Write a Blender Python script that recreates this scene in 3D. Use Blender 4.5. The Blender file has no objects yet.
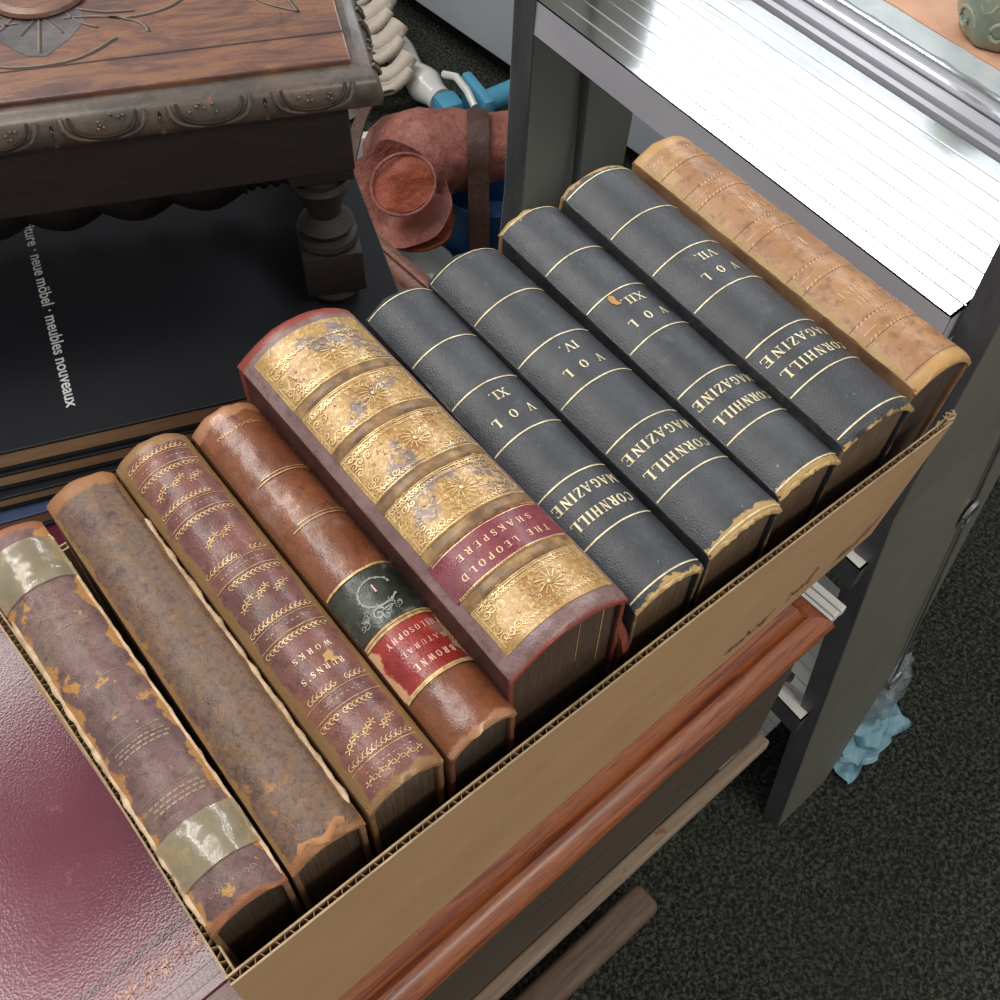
import bpy, bmesh, math, random
from mathutils import Vector, Matrix, noise
from math import sin, cos, pi, sqrt, radians as R_
random.seed(7)
SC = bpy.context.scene
COL = SC.collection

# ------------------------------------------------------------------ camera
cam = bpy.data.cameras.new('camera'); cam.lens = 39.6; cam.sensor_width = 36; cam.clip_start = .01
co = bpy.data.objects.new('camera', cam); COL.objects.link(co)
Rm = Matrix(((0.7536623, 0.5319337, -0.3860566), (-0.6570931, 0.6231055, -0.4242267), (0.0148935, 0.5733987, 0.8191411)))
co.matrix_world = Matrix.Translation((0, 0, 1.30)) @ Rm.to_4x4()
SC.camera = co

# ------------------------------------------------------------------ light
W = bpy.data.worlds.new('room_light'); SC.world = W; W.use_nodes = True
bg = W.node_tree.nodes['Background']; bg.inputs[0].default_value = (.97, .98, 1, 1); bg.inputs[1].default_value = .42

def area(name, loc, tgt, sx, sy, power, col=(1, 1, 1)):
    l = bpy.data.lights.new(name, 'AREA'); l.shape = 'RECTANGLE'; l.size = sx; l.size_y = sy; l.energy = power; l.color = col
    o = bpy.data.objects.new(name, l); COL.objects.link(o); o.location = loc
    o.rotation_euler = (0, 0, 0) if tgt[:2] == loc[:2] else (Vector(tgt) - Vector(loc)).to_track_quat('-Z', 'Y').to_euler()
    return o
area('ceiling_light_overhead', (.0, 1.98, 2.6), (.0, 1.98, 0), .9, .75, 22, (1, .97, .92))
area('ceiling_light_near', (-.1, .70, 2.6), (-.1, .70, 0), .8, .34, 8, (1, .97, .92))
area('ceiling_light_strip', (-.60, 1.3, 2.6), (-.60, 1.3, 0), .22, 1.5, 13, (1, .97, .93))
area('window_light', (2.53, 1.50, 2.6), (2.53, 1.50, 0), .44, 1.75, 38, (.93, .97, 1))
area('warm_fill_behind', (.5, -1.3, 2.6), (.5, -1.0, 0), 1.2, .5, 22, (1, .90, .78))  # added warm fill behind the camera, brightens the faces turned towards it
VS = SC.view_settings
VS.view_transform = 'Standard'; VS.look = 'None'; VS.gamma = 1; VS.use_curve_mapping = False
VS.exposure = 0.2

# ------------------------------------------------------------------ materials
class NT:
    def __init__(s, name):
        s.m = bpy.data.materials.new(name); s.m.use_nodes = True; s.t = s.m.node_tree
        s.b = s.t.nodes['Principled BSDF']
    def n(s, kind, **kw):
        x = s.t.nodes.new(kind)
        for k, v in kw.items():
            setattr(x, k, v)
        return x
    def l(s, a, b): s.t.links.new(a, b)
    def val(s, x):
        return x
    def math(s, op, a, b=None, c=None, clamp=False):
        x = s.n('ShaderNodeMath', operation=op); x.use_clamp = clamp
        for i, v in enumerate((a, b, c)):
            if v is None: continue
            if isinstance(v, (int, float)): x.inputs[i].default_value = v
            else: s.l(v, x.inputs[i])
        return x.outputs[0]
    def coord(s, stretch=(1, 1, 1), off=0):
        tc = s.n('ShaderNodeTexCoord'); mp = s.n('ShaderNodeMapping'); mp.inputs['Scale'].default_value = stretch
        mp.inputs['Location'].default_value = (off, off * .7, off * .3)
        s.l(tc.outputs['Object'], mp.inputs[0]); return mp.outputs[0]
    def xyz(s):
        tc = s.n('ShaderNodeTexCoord'); sp = s.n('ShaderNodeSeparateXYZ'); s.l(tc.outputs['Object'], sp.inputs[0]); return sp.outputs
    def noise(s, scale, detail=5, rough=.6, stretch=(1, 1, 1), off=0, dist=0):
        x = s.n('ShaderNodeTexNoise'); x.inputs['Scale'].default_value = scale; x.inputs['Detail'].default_value = detail
        x.inputs['Roughness'].default_value = rough; x.inputs['Distortion'].default_value = dist
        s.l(s.coord(stretch, off), x.inputs['Vector']); return x.outputs['Fac']
    def voro(s, scale, feature='F1', stretch=(1, 1, 1), off=0):
        x = s.n('ShaderNodeTexVoronoi', feature=feature); x.inputs['Scale'].default_value = scale
        s.l(s.coord(stretch, off), x.inputs['Vector']); return x.outputs['Distance']
    def ramp(s, fac, stops):
        x = s.n('ShaderNodeValToRGB'); e = x.color_ramp.elements
        while len(e) < len(stops): e.new(.5)
        for i, (p, c) in enumerate(stops):
            e[i].position = p; e[i].color = (*c, 1)
        s.l(fac, x.inputs[0]); return x.outputs[0]
    def mix(s, fac, a, b):
        x = s.n('ShaderNodeMix', data_type='RGBA'); s.l(fac, x.inputs['Factor']) if not isinstance(fac, (int, float)) else setattr(x.inputs['Factor'], 'default_value', fac)
        for sock, v in ((x.inputs[6], a), (x.inputs[7], b)):
            if isinstance(v, tuple): sock.default_value = (*v, 1)
            else: s.l(v, sock)
        return x.outputs[2]
    def step(s, v, thr, soft=.03):
        return s.math('DIVIDE', s.math('SUBTRACT', v, thr), soft, clamp=True)
    def bump(s, h, strength=.3, dist=.001):
        x = s.n('ShaderNodeBump'); x.inputs['Strength'].default_value = strength; x.inputs['Distance'].default_value = dist
        s.l(h, x.inputs['Height'])
        if s.b.inputs['Normal'].is_linked: s.l(s.b.inputs['Normal'].links[0].from_socket, x.inputs['Normal'])
        s.l(x.outputs[0], s.b.inputs['Normal'])
    def fin(s, col, rough=.5, metal=0, spec=.5, coat=0, sheen=0):
        if isinstance(col, tuple): s.b.inputs['Base Color'].default_value = (*col, 1)
        else: s.l(col, s.b.inputs['Base Color'])
        if isinstance(rough, (int, float)): s.b.inputs['Roughness'].default_value = rough
        else: s.l(rough, s.b.inputs['Roughness'])
        s.b.inputs['Metallic'].default_value = metal; s.b.inputs['Specular IOR Level'].default_value = spec
        s.b.inputs['Coat Weight'].default_value = coat; s.b.inputs['Coat Roughness'].default_value = .25
        return s.m

def simple(name, stops, scale=30, rough=.5, metal=0, stretch=(1, 1, 1), bump=(200, .2, .0005), detail=6, spec=.5, coat=0, dist=0):
    t = NT(name); c = t.ramp(t.noise(scale, detail, .6, stretch, 0, dist), stops)
    if bump: t.bump(t.noise(bump[0], 4, .6, stretch), bump[1], bump[2])
    return t.fin(c, rough, metal, spec, coat)

def leather(name, stops, L, w, scale=25, wear=None, edge=None, side=None, rough=.42, grain=(900, .35, .0004), spec=.34, coat=0, cracks=None, fleck=None):
    """worn bookbinding leather; y runs along the spine 0..L, x across"""
    t = NT(name); X = t.xyz()
    c = t.ramp(t.noise(scale, 7, .65), stops)
    c = t.mix(t.math('MULTIPLY', t.step(t.noise(scale * 6, 7, .72, off=13), .50, .14), .55), c, tuple(v * .48 for v in stops[0][1]))
    c = t.mix(t.math('MULTIPLY', t.step(t.noise(scale * 3, 7, .72, off=21), .56, .08), .35), c, tuple(min(1, v * 1.5) for v in stops[-1][1]))
    yy = t.math('ABSOLUTE', t.math('SUBTRACT', X[1], L / 2)); xx = t.math('ABSOLUTE', X[0])
    if wear:      # (colour, noise scale, threshold, softness)
        c = t.mix(t.step(t.noise(wear[1], 6, .65, off=3), wear[2], wear[3]), c, wear[0])
    if fleck:     # small rubbed spots
        c = t.mix(t.step(t.noise(fleck[1], 3, .7, off=9), fleck[2], .02), c, fleck[0])
    if cracks:
        c = t.mix(t.math('SUBTRACT', 1, t.step(t.voro(cracks[1], 'DISTANCE_TO_EDGE'), .0, cracks[2])), c, cracks[0])
    if side:      # (colour, width, raggedness)
        v = t.math('ADD', t.math('SUBTRACT', xx, w / 2 - side[1]), t.math('MULTIPLY', t.math('SUBTRACT', t.noise(70, 5, .6, off=5), .5), side[2]))
        c = t.mix(t.step(v, 0, .0012), c, side[0])
    if edge:
        v = t.math('ADD', t.math('SUBTRACT', yy, L / 2 - edge[1]), t.math('MULTIPLY', t.math('SUBTRACT', t.noise(90, 5, .65, off=7), .5), edge[2]))
        c = t.mix(t.step(v, 0, .0015), c, edge[0])
    g = t.voro(grain[0]); t.bump(g, grain[1], grain[2]); t.bump(t.noise(60, 5, .7), .5, .001)
    r = t.math('ADD', rough - .12, t.math('MULTIPLY', t.noise(40, 4, .6, off=2), .25))
    return t.fin(c, r, 0, spec, coat)

def gilt(name, a=(.84, .62, .33), b=(.48, .31, .13), metal=.5, rough=.38):
    t = NT(name); c = t.ramp(t.noise(300, 4, .7), [(.35, b), (.6, a)])
    return t.fin(c, rough, metal)
M = {}
M['gold'] = gilt('worn_gilt'); M['palegold'] = gilt('pale_gilt', (.80, .70, .46), (.52, .43, .25), .25, .45)
M['dimgold'] = gilt('dim_gilt', (.74, .52, .24), (.40, .24, .12), .3, .45)
def pages(name, a, b):
    t = NT(name); c = t.ramp(t.noise(60, 6, .7, (14, .6, .6)), [(.3, a), (.7, b)])
    t.bump(t.noise(160, 3, .6, (8, .3, .3)), .7, .001); return t.fin(c, .7)
M['pages_brown'] = pages('browned_page_edges', (.05, .032, .02), (.15, .095, .055))
M['pages_dark'] = pages('dark_page_edges', (.030, .021, .015), (.09, .06, .038))
M['pages_gilt'] = pages('old_gilt_page_edges', (.045, .026, .017), (.10, .06, .034))
M['board'] = simple('worn_cover_board', [(.35, (.10, .055, .03)), (.6, (.22, .12, .065))], 40, .6)
M['card_tan'] = simple('cardboard_liner', [(.3, (.36, .215, .105)), (.7, (.42, .26, .13))], 12, .75, 0, (1, 1, 3), (300, .1, .0003))
M['card_edge'] = simple('cardboard_torn_edge', [(.3, (.36, .25, .14)), (.7, (.55, .42, .26))], 200, .85)
M['card_flute'] = simple('cardboard_flute', [(.3, (.33, .22, .12)), (.7, (.50, .36, .20))], 200, .85)
M['ink'] = simple('ballpoint_ink', [(.3, (.05, .025, .02)), (.7, (.10, .05, .03))], 300, .7)

# ------------------------------------------------------------------ geometry helpers
def link(name, me, mat=None, parent=None, smooth=False, auto=None):
    o = bpy.data.objects.new(name, me); COL.objects.link(o)
    if mat: me.materials.append(mat)
    if smooth:
        for p in me.polygons: p.use_smooth = True
        if auto is not None:
            me.set_sharp_from_angle(angle=R_(auto))
    if parent: o.parent = parent
    return o
def mesh(name, V, F, mat, parent=None, smooth=False, auto=40):
    me = bpy.data.meshes.new(name); me.from_pydata([tuple(v) for v in V], [], F); me.update()
    return link(name, me, mat, parent, smooth, auto)
def bmobj(name, bm, mat, parent=None, smooth=False, auto=40):
    bmesh.ops.recalc_face_normals(bm, faces=bm.faces)
    me = bpy.data.meshes.new(name); bm.to_mesh(me); bm.free(); return link(name, me, mat, parent, smooth, auto)
def empty(name, loc, rz=0, rx=0, ry=0):
    o = bpy.data.objects.new(name, None); COL.objects.link(o); o.empty_display_size = .02
    o.location = loc; o.rotation_euler = (rx, ry, rz); return o
def tag(o, label, cat, group=None, kind=None):
    o['label'] = label; o['category'] = cat
    if group: o['group'] = group
    if kind: o['kind'] = kind
    return o
def add_box(bm, c, s, bev=0, rot=None, seg=2):
    r = bmesh.ops.create_cube(bm, size=1)['verts']
    bmesh.ops.scale(bm, vec=s, verts=r)
    if bev:
        es = list({e for v in r for e in v.link_edges})
        q = bmesh.ops.bevel(bm, geom=es, offset=bev, segments=seg, affect='EDGES', profile=.5)
        r = list({v for f in q['faces'] for v in f.verts} | {v for v in r if v.is_valid})
    if rot: bmesh.ops.rotate(bm, matrix=rot, verts=r)
    bmesh.ops.translate(bm, vec=c, verts=r); return r
def box(name, c, s, mat, parent=None, bev=.001, rot=None, smooth=True):
    bm = bmesh.new(); add_box(bm, c, s, bev, rot); return bmobj(name, bm, mat, parent, smooth, 20)
def add_prism(bm, poly, axis, a, b):
    """poly of 2d points extruded along axis (0,1,2) from a to b"""
    def P(u, v, t):
        return {0: (t, u, v), 1: (u, t, v), 2: (u, v, t)}[axis]
    A = [bm.verts.new(P(u, v, a)) for u, v in poly]; B = [bm.verts.new(P(u, v, b)) for u, v in poly]
    n = len(poly)
    for i in range(n): bm.faces.new((A[i], A[(i + 1) % n], B[(i + 1) % n], B[i]))
    bm.faces.new(A); bm.faces.new(B[::-1])
def add_tube(bm, pts, r, seg=8, cap=True, flat=1.0):
    pts = [Vector(p) for p in pts]; rings = []; n = len(pts)
    up = Vector((0, 0, 1))
    for i, p in enumerate(pts):
        d = (pts[min(i + 1, n - 1)] - pts[max(i - 1, 0)]).normalized()
        s = d.cross(up)
        if s.length < 1e-3: s = d.cross(Vector((0, 1, 0)))
        s.normalize(); u = s.cross(d); rr = r[i] if isinstance(r, (list, tuple)) else r
        rings.append([bm.verts.new(p + s * cos(2 * pi * k / seg) * rr + u * sin(2 * pi * k / seg) * rr * flat) for k in range(seg)])
    for a, b in zip(rings, rings[1:]):
        for k in range(seg): bm.faces.new((a[k], a[(k + 1) % seg], b[(k + 1) % seg], b[k]))
    if cap: bm.faces.new(rings[0][::-1]); bm.faces.new(rings[-1])
def add_lathe(bm, prof, c=(0, 0, 0), seg=28, mod=None):
    rings = []
    for r, z in prof:
        rings.append([bm.verts.new((c[0] + (r + (mod(2 * pi * k / seg, z) if mod else 0)) * cos(2 * pi * k / seg), c[1] + (r + (mod(2 * pi * k / seg, z) if mod else 0)) * sin(2 * pi * k / seg), c[2] + z)) for k in range(seg)])
    for a, b in zip(rings, rings[1:]):
        for k in range(seg): bm.faces.new((a[k], a[(k + 1) % seg], b[(k + 1) % seg], b[k]))
    bm.faces.new(rings[0][::-1]); bm.faces.new(rings[-1])

# ------------------------------------------------------------------ lettering (slab serif strokes)
T_, t_ = .17, .075
def arc(cx, cy, rx, ry, a0, a1, n=12): return [(cx + rx * cos(R_(a0 + (a1 - a0) * i / n)), cy + ry * sin(R_(a0 + (a1 - a0) * i / n))) for i in range(n + 1)]
def sf(x, y, w=.32): return (t_, [(x - w / 2, y), (x + w / 2, y)])
def stem(x, y0=0, y1=1): return [(T_, [(x, y0), (x, y1)]), sf(x, y0 + .03), sf(x, y1 - .03)]
GL = {
 'I': (.36, stem(.18)), 'L': (.72, stem(.2) + [(t_, [(.2, .04), (.68, .04), (.68, .26)])]),
 'T': (.76, stem(.38)[:2] + [(t_, [(.05, .76), (.05, .96), (.71, .96), (.71, .76)])]),
 'E': (.74, stem(.2) + [(t_, [(.2, .04), (.68, .04), (.68, .26)]), (t_, [(.2, .96), (.66, .96), (.66, .76)]), (t_, [(.2, .5), (.5, .5)])]),
 'F': (.7, stem(.2) + [(t_, [(.2, .96), (.66, .96), (.66, .76)]), (t_, [(.2, .5), (.5, .5)])]),
 'H': (.9, stem(.2) + stem(.7) + [(t_, [(.2, .5), (.7, .5)])]),
 'N': (.92, [(t_, [(.2, 0), (.2, 1)]), (T_, [(.2, .97), (.72, .03)]), (t_, [(.72, 0), (.72, 1)]), sf(.2, .03), sf(.16, .97, .26), sf(.72, .97)]),
 'M': (1.06, [(t_, [(.18, 0), (.18, 1)]), (T_, [(.18, .97), (.52, .1)]), (t_, [(.52, .1), (.86, .97)]), (T_, [(.87, 0), (.87, 1)]), sf(.18, .03), sf(.87, .03), sf(.16, .97, .24), sf(.9, .97, .24)]),
 'A': (.9, [(t_, [(.1, 0), (.45, .98)]), (T_, [(.45, .98), (.78, 0)]), (t_, [(.22, .34), (.66, .34)]), sf(.12, .03, .28), sf(.78, .03)]),
 'V': (.9, [(T_, [(.12, 1), (.45, .02)]), (t_, [(.45, .02), (.78, 1)]), sf(.12, .97), sf(.78, .97, .28)]),
 'X': (.86, [(T_, [(.14, 1), (.7, 0)]), (t_, [(.7, 1), (.14, 0)]), sf(.14, .97), sf(.7, .97, .26), sf(.14, .03, .26), sf(.7, .03)]),
 'Z': (.76, [(t_, [(.08, .76), (.08, .96), (.64, .96)]), (T_, [(.62, .94), (.1, .06)]), (t_, [(.08, .04), (.68, .04), (.68, .26)])]),
 'K': (.86, stem(.2) + [(t_, [(.2, .42), (.66, .96)]), (T_, [(.34, .56), (.72, .03)]), sf(.66, .97, .26), sf(.74, .03, .24)]),
 'O': (.9, [(t_, arc(.45, .5, .3, .46, 55, 125, 6)), (t_, arc(.45, .5, .3, .46, 235, 305, 6)), (T_, arc(.43, .5, .3, .44, 120, 240, 8)), (T_, arc(.47, .5, .3, .44, -60, 60, 8))]),
 'C': (.84, [(T_, arc(.45, .5, .31, .44, 110, 250, 10)), (t_, arc(.45, .5, .3, .46, 40, 110, 6) + [(.7, .98)]), (t_, arc(.45, .5, .3, .46, 250, 325, 6)), (t_, [(.7, .68), (.7, .98)])]),
 'G': (.9, [(T_, arc(.45, .5, .31, .44, 110, 250, 10)), (t_, arc(.45, .5, .3, .46, 40, 110, 6)), (t_, [(.7, .68), (.7, .98)]), (t_, arc(.45, .5, .3, .46, 250, 310, 6)), (T_, [(.7, .06), (.7, .4)]), sf(.7, .42, .3)]),
 'S': (.7, [(t_, [(.58, .72), (.58, .96)]), (t_, arc(.34, .74, .22, .22, 20, 130, 6)), (T_, arc(.34, .74, .2, .22, 130, 250, 6) + arc(.34, .27, .22, .22, 60, -50, 6)), (t_, arc(.34, .27, .22, .23, -40, -160, 6)), (t_, [(.12, .05), (.12, .3)])]),
 'R': (.86, stem(.2) + [(t_, [(.2, .96), (.46, .96)]), (T_, arc(.44, .73, .2, .22, 80, -80, 8)), (t_, [(.2, .5), (.46, .5)]), (T_, [(.46, .5), (.7, .03)]), sf(.74, .03, .2)]),
 'P': (.76, stem(.2) + [(t_, [(.2, .96), (.44, .96)]), (T_, arc(.42, .71, .21, .24, 80, -80, 8)), (t_, [(.2, .46), (.44, .46)])]),
 'D': (.88, stem(.2) + [(t_, [(.2, .96), (.44, .96)]), (T_, arc(.4, .5, .33, .44, 80, -80, 10)), (t_, [(.2, .04), (.44, .04)])]),
 'U': (.88, [(T_, [(.2, 1), (.2, .3)]), (t_, arc(.45, .3, .25, .27, 180, 360, 10)), (t_, [(.7, .3), (.7, 1)]), sf(.2, .97), sf(.7, .97, .26)]),
 'B': (.8, stem(.2) + [(t_, [(.2, .96), (.44, .96)]), (T_, arc(.42, .75, .18, .2, 80, -80, 8)), (t_, [(.2, .53), (.44, .53)]), (T_, arc(.44, .28, .22, .24, 80, -80, 8)), (t_, [(.2, .04), (.44, .04)])]),
 'W': (1.1, [(T_, [(.1, 1), (.34, .02)]), (t_, [(.34, .02), (.56, .95)]), (T_, [(.56, .95), (.8, .02)]), (t_, [(.8, .02), (1.0, 1)]), sf(.1, .97, .26), sf(1.0, .97, .22)]),
 '.': (.3, [(.15, [(.1, .06), (.22, .06)])]), ' ': (.5, []), '’': (.3, [(.12, [(.12, 1), (.08, .78)])]), 'Y': (.84, [(T_, [(.12, 1), (.42, .45)]), (t_, [(.72, 1), (.42, .45)]), (T_, [(.42, .45), (.42, 0)]), sf(.42, .03), sf(.12, .97, .26), sf(.72, .97, .24)]),
}

def smooth2(p, n=5):
    if len(p) < 3 or len(p) > 10: return p
    P = [p[0]] + list(p) + [p[-1]]; o = []
    for i in range(1, len(P) - 2):
        for k in range(n):
            t = k / n; o.append(tuple(.5 * (2 * P[i][d] + (P[i + 1][d] - P[i - 1][d]) * t + (2 * P[i - 1][d] - 5 * P[i][d] + 4 * P[i + 1][d] - P[i + 2][d]) * t * t + (3 * P[i][d] - P[i - 1][d] - 3 * P[i + 1][d] + P[i + 2][d]) * t ** 3) for d in (0, 1)))
    return o + [p[-1]]
class Ribbons:
    """thin raised strips laid on a surface given by surf(x, y, off) -> point"""
    def __init__(s, surf, off=.00025, step=.0018):
        s.V = []; s.F = []; s.S = surf; s.off = off; s.step = step
    def line(s, pts, w, closed=False):
        P = []
        for a, b in zip(pts, pts[1:]):
            d = math.dist(a, b); n = max(1, int(d / s.step))
            for i in range(n): P.append((a[0] + (b[0] - a[0]) * i / n, a[1] + (b[1] - a[1]) * i / n))
        P.append(pts[-1]); k0 = len(s.V); n = len(P)
        for i, p in enumerate(P):
            a = P[max(i - 1, 0)]; b = P[min(i + 1, n - 1)]
            dx, dy = b[0] - a[0], b[1] - a[1]; L = math.hypot(dx, dy) or 1
            nx, ny = -dy / L * w / 2, dx / L * w / 2
            s.V.append(s.S(p[0] + nx, p[1] + ny, s.off)); s.V.append(s.S(p[0] - nx, p[1] - ny, s.off))
        for i in range(n - 1):
            q = k0 + 2 * i; s.F.append((q, q + 1, q + 3, q + 2))
    def dot(s, x, y, r):
        k0 = len(s.V); s.V.append(s.S(x, y, s.off * 1.6))
        for i in range(8): s.V.append(s.S(x + r * cos(i * pi / 4), y + r * sin(i * pi / 4), s.off))
        for i in range(8): s.F.append((k0, k0 + 1 + i, k0 + 1 + (i + 1) % 8))
    def spiral(s, x, y, r, turns, a0, sgn, w):
        n = int(14 * turns); s.line([(x + r * (1 - .85 * i / n) * cos(a0 + sgn * 2 * pi * turns * i / n), y + r * (1 - .85 * i / n) * sin(a0 + sgn * 2 * pi * turns * i / n)) for i in range(n + 1)], w)
    def flower(s, x, y, r, n=6, w=.0007):
        for i in range(n):
            a = 2 * pi * i / n + .3; s.line([(x + r * .3 * cos(a), y + r * .3 * sin(a)), (x + r * cos(a), y + r * sin(a))], w); s.dot(x + r * 1.05 * cos(a), y + r * 1.05 * sin(a), w * .8)
        s.dot(x, y, r * .25)
    def text(s, txt, cx, cy, h, width=None, track=.12, rot=pi, arcing=0):
        tot = sum(GL[c][0] for c in txt) + track * (len(txt) - 1); sx = h if width is None else width / tot
        x = -tot / 2
        for c in txt:
            w, st = GL[c]
            for th, pts in st:
                q = []
                for px, py in pts:
                    u = (x + px) * sx; v = (py - .5) * h
                    q.append((cx + u * cos(rot) - v * sin(rot), cy + u * sin(rot) + v * cos(rot)))
                s.line(q, th * min(h, sx * 1.3))
            x += w + track
    def build(s, name, mat, parent):
        return mesh(name, s.V, s.F, mat, parent)

DESK = .72; BASE = DESK + .0045

# ------------------------------------------------------------------ floor
t = NT('dark_ribbed_carpet')
n1 = t.noise(210, 2, .5, (1, 1, 1), 0, .7); n2 = t.noise(3, 3, .6); v = t.voro(170, off=2)
c = t.ramp(n1, [(.36, (.012, .014, .012)), (.50, (.032, .036, .030)), (.64, (.080, .084, .066))])
c = t.mix(t.math('MULTIPLY', t.step(n2, .4, .4), .35), c, (.028, .032, .027))
t.bump(n1, .9, .004); t.bump(v, .6, .003)
M['carpet'] = t.fin(c, .95, 0, .1)
fl = mesh('floor', [(-2.2, -1.2, 0), (4.2, -1.2, 0), (4.2, 4.5, 0), (-2.2, 4.5, 0)], [(0, 1, 2, 3)], M['carpet'])
fl['kind'] = 'structure'

# ------------------------------------------------------------------ desk with a leather top
def wood(name, stops, stretch, scale=30, rough=.4, coat=.2, fleck=None):
    t = NT(name); n = t.noise(scale, 8, .7, stretch, 0, .6); c = t.ramp(n, stops)
    f = t.noise(scale * 5, 4, .7, tuple(s * 1.0 for s in stretch), 4)
    c = t.mix(t.math('MULTIPLY', t.step(f, .58, .08), .5), c, stops[0][1])
    if fleck: c = t.mix(t.step(t.noise(24, 5, .7, (1, 1, 1), 6), .64, .03), c, fleck)
    t.bump(f, .35, .0006); t.bump(n, .3, .001)
    return t.fin(c, t.math('ADD', rough - .1, t.math('MULTIPLY', f, .25)), 0, .5, coat)
M['mahog'] = wood('red_brown_mahogany', [(.32, (.06, .016, .010)), (.45, (.22, .056, .020)), (.55, (.34, .105, .030)), (.64, (.20, .05, .02)), (.76, (.12, .030, .016))], (.8, 12, 12), 14, .36, .4)
M['mahog_flat'] = wood('brown_mahogany_border', [(.32, (.085, .030, .020)), (.55, (.16, .055, .032)), (.72, (.22, .085, .045))], (1, 9, 9), 14, .36, .4)
M['carcass'] = wood('dull_brown_carcass', [(.3, (.040, .028, .018)), (.7, (.080, .056, .034))], (1, 8, 8), 12, .7, 0)
M['pale_rail'] = wood('scuffed_pale_rail', [(.3, (.17, .115, .075)), (.55, (.27, .20, .14)), (.75, (.34, .27, .19))], (1, 10, 10), 12, .7, 0, (.25, .09, .045))
dk = empty('desk', (0, 0, 0)); tag(dk, 'mahogany desk with a purple leather top carrying the cardboard box of books', 'desk')
DX0, DX1, DY0, DY1 = -.75, .380, .1045, .86
prof = [(0.1390, .7195), (0.1350, .7205), (0.1275, .7190), (0.1240, .7150), (0.1215, .7085), (0.1200, .7050), (0.1175, .7070), (0.1120, .7065), (0.1065, .7020), (0.1045, .6960), (0.1060, .6900), (0.1110, .6870), (0.1170, .6860), (0.1390, .6860)]
# moulding along the front, mitred, then along the right end
V = []; n = len(prof)
for (ax, c) in ((DX0, None), (DX1, None)):
    for y, z in prof: V.append((ax - ((y - .1045) if ax == DX1 else 0), y, z))
F = [(i, (i + 1) % n, n + (i + 1) % n, n + i) for i in range(n)]
F = [f[::-1] for f in F]; F.append(tuple(range(n)))
mesh('edge_moulding', V, F, M['mahog'], dk, True, 35)
V = []
for y in (DY0, DY1):
    for d, z in prof: V.append((DX1 - (d - .1045), y if y == DY1 else d, z))
F = [(i, (i + 1) % n, n + (i + 1) % n, n + i) for i in range(n)]; F.append(tuple(range(n, 2 * n)))
mesh('edge_moulding', V, F, M['mahog'], dk, True, 35)
box('top_board', ((DX0 + .3458) / 2, (.1388 + DY1) / 2, .703), (.3458 - DX0, DY1 - .1388, .033), M['mahog_flat'], dk, .0005)
t = NT('purple_desk_leather'); n0 = t.noise(6, 4, .6)
c = t.ramp(n0, [(.35, (.115, .014, .030)), (.6, (.15, .026, .050))]); c = t.mix(t.step(t.noise(70, 6, .7), .62, .06), c, (.20, .055, .08))
t.bump(t.voro(700), .35, .00012); t.bump(t.noise(40, 3, .5), .2, .0003)
ml = t.fin(c, t.math('ADD', .10, t.math('MULTIPLY', t.noise(16, 5, .6, off=3), .12)), 0, .52, 0)
bm = bmesh.new(); add_box(bm, (-.239, .485, .7200), (1.0, .63, .0022), .0008); bmobj('leather_inset', bm, ml, dk, True, 20)
r = Ribbons(lambda x, y, o: (x, y, .7212 + o), .0003, .003)
def rope(y, pitch, amp, w):
    k = 0; x = -.70
    while x < .25: r.line([(x, y - amp), (x + pitch * .4, y + amp * .5), (x + pitch, y + amp)], w); x += pitch
tool = simple('blind_tooling_dark', [(.3, (.060, .010, .020)), (.7, (.095, .018, .034))], 100, .24, spec=.7)
rope(.2085, .0040, .0010, .0009); r.line([(-.7, .2072), (.25, .2072)], .0004); r.line([(-.7, .2098), (.25, .2098)], .0004)
for k in range(300):
    x = -.70 + k * .0030; r.line([(x, .1765), (x + .0006, .1825)], .0010)
r.line([(-.7, .1758), (.25, .1758)], .0006); r.line([(-.7, .1832), (.25, .1832)], .0006)
r.build('blind_tooling', tool, dk)
r = Ribbons(lambda x, y, o: (x, y, .7212 + o), .0004, .002)
for k in range(34):
    x = -.70 + k * .028; y = .1955
    r.flower(x, y, .0042, 6, .0012); r.line([(x + .005, y - .003), (x + .010, y + .003), (x + .016, y + .001), (x + .022, y - .003)], .0007)
    for j in range(5): r.spiral(x + .007 + j * .0034, y + (.0035 if j % 2 else -.003), .0020, 1, j, 1 if j % 2 else -1, .0006); 
    for j in range(4): r.line([(x + .008 + j * .004, y), (x + .0095 + j * .004, y + (.0042 if j % 2 else -.0042)), (x + .011 + j * .004, y + .001)], .0011)
r.build('gilt_floral_tooling', gilt('rubbed_pink_gilt', (.50, .31, .22), (.24, .10, .10), .25, .45), dk)
box('drawer_carcass', (-.198, .4795, .6205), (1.116, .74, .131), M['carcass'], dk, .002)
box('lower_rail', (-.2, .1045, .549), (1.12, .010, .013), M['pale_rail'], dk, .002)
box('carcass_bottom', (-.205, .48, .549), (1.11, .72, .011), M['carcass'], dk, .001)
for x in (.29, -.68):
    box('end_trestle', (x, .42, .315), (.05, .42, .46), M['carcass'], dk, .003)
M['footwood'] = wood('worn_foot_rail', [(.3, (.09, .045, .028)), (.55, (.16, .105, .07)), (.75, (.23, .17, .12))], (1, 10, 10), 12, .6, .05, (.17, .06, .03))
box('base_plinth', (-.20, .36, .04), (1.04, .38, .08), wood('dark_red_plinth', [(.3, (.035, .018, .013)), (.7, (.075, .036, .024))], (1, 8, 8), 12, .6, 0), dk, .004)
bm = bmesh.new(); add_box(bm, (-.20, .136, .048), (1.125, .036, .028), .009, None, 4); bmobj('foot_rail', bm, M['footwood'], dk, True)

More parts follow.
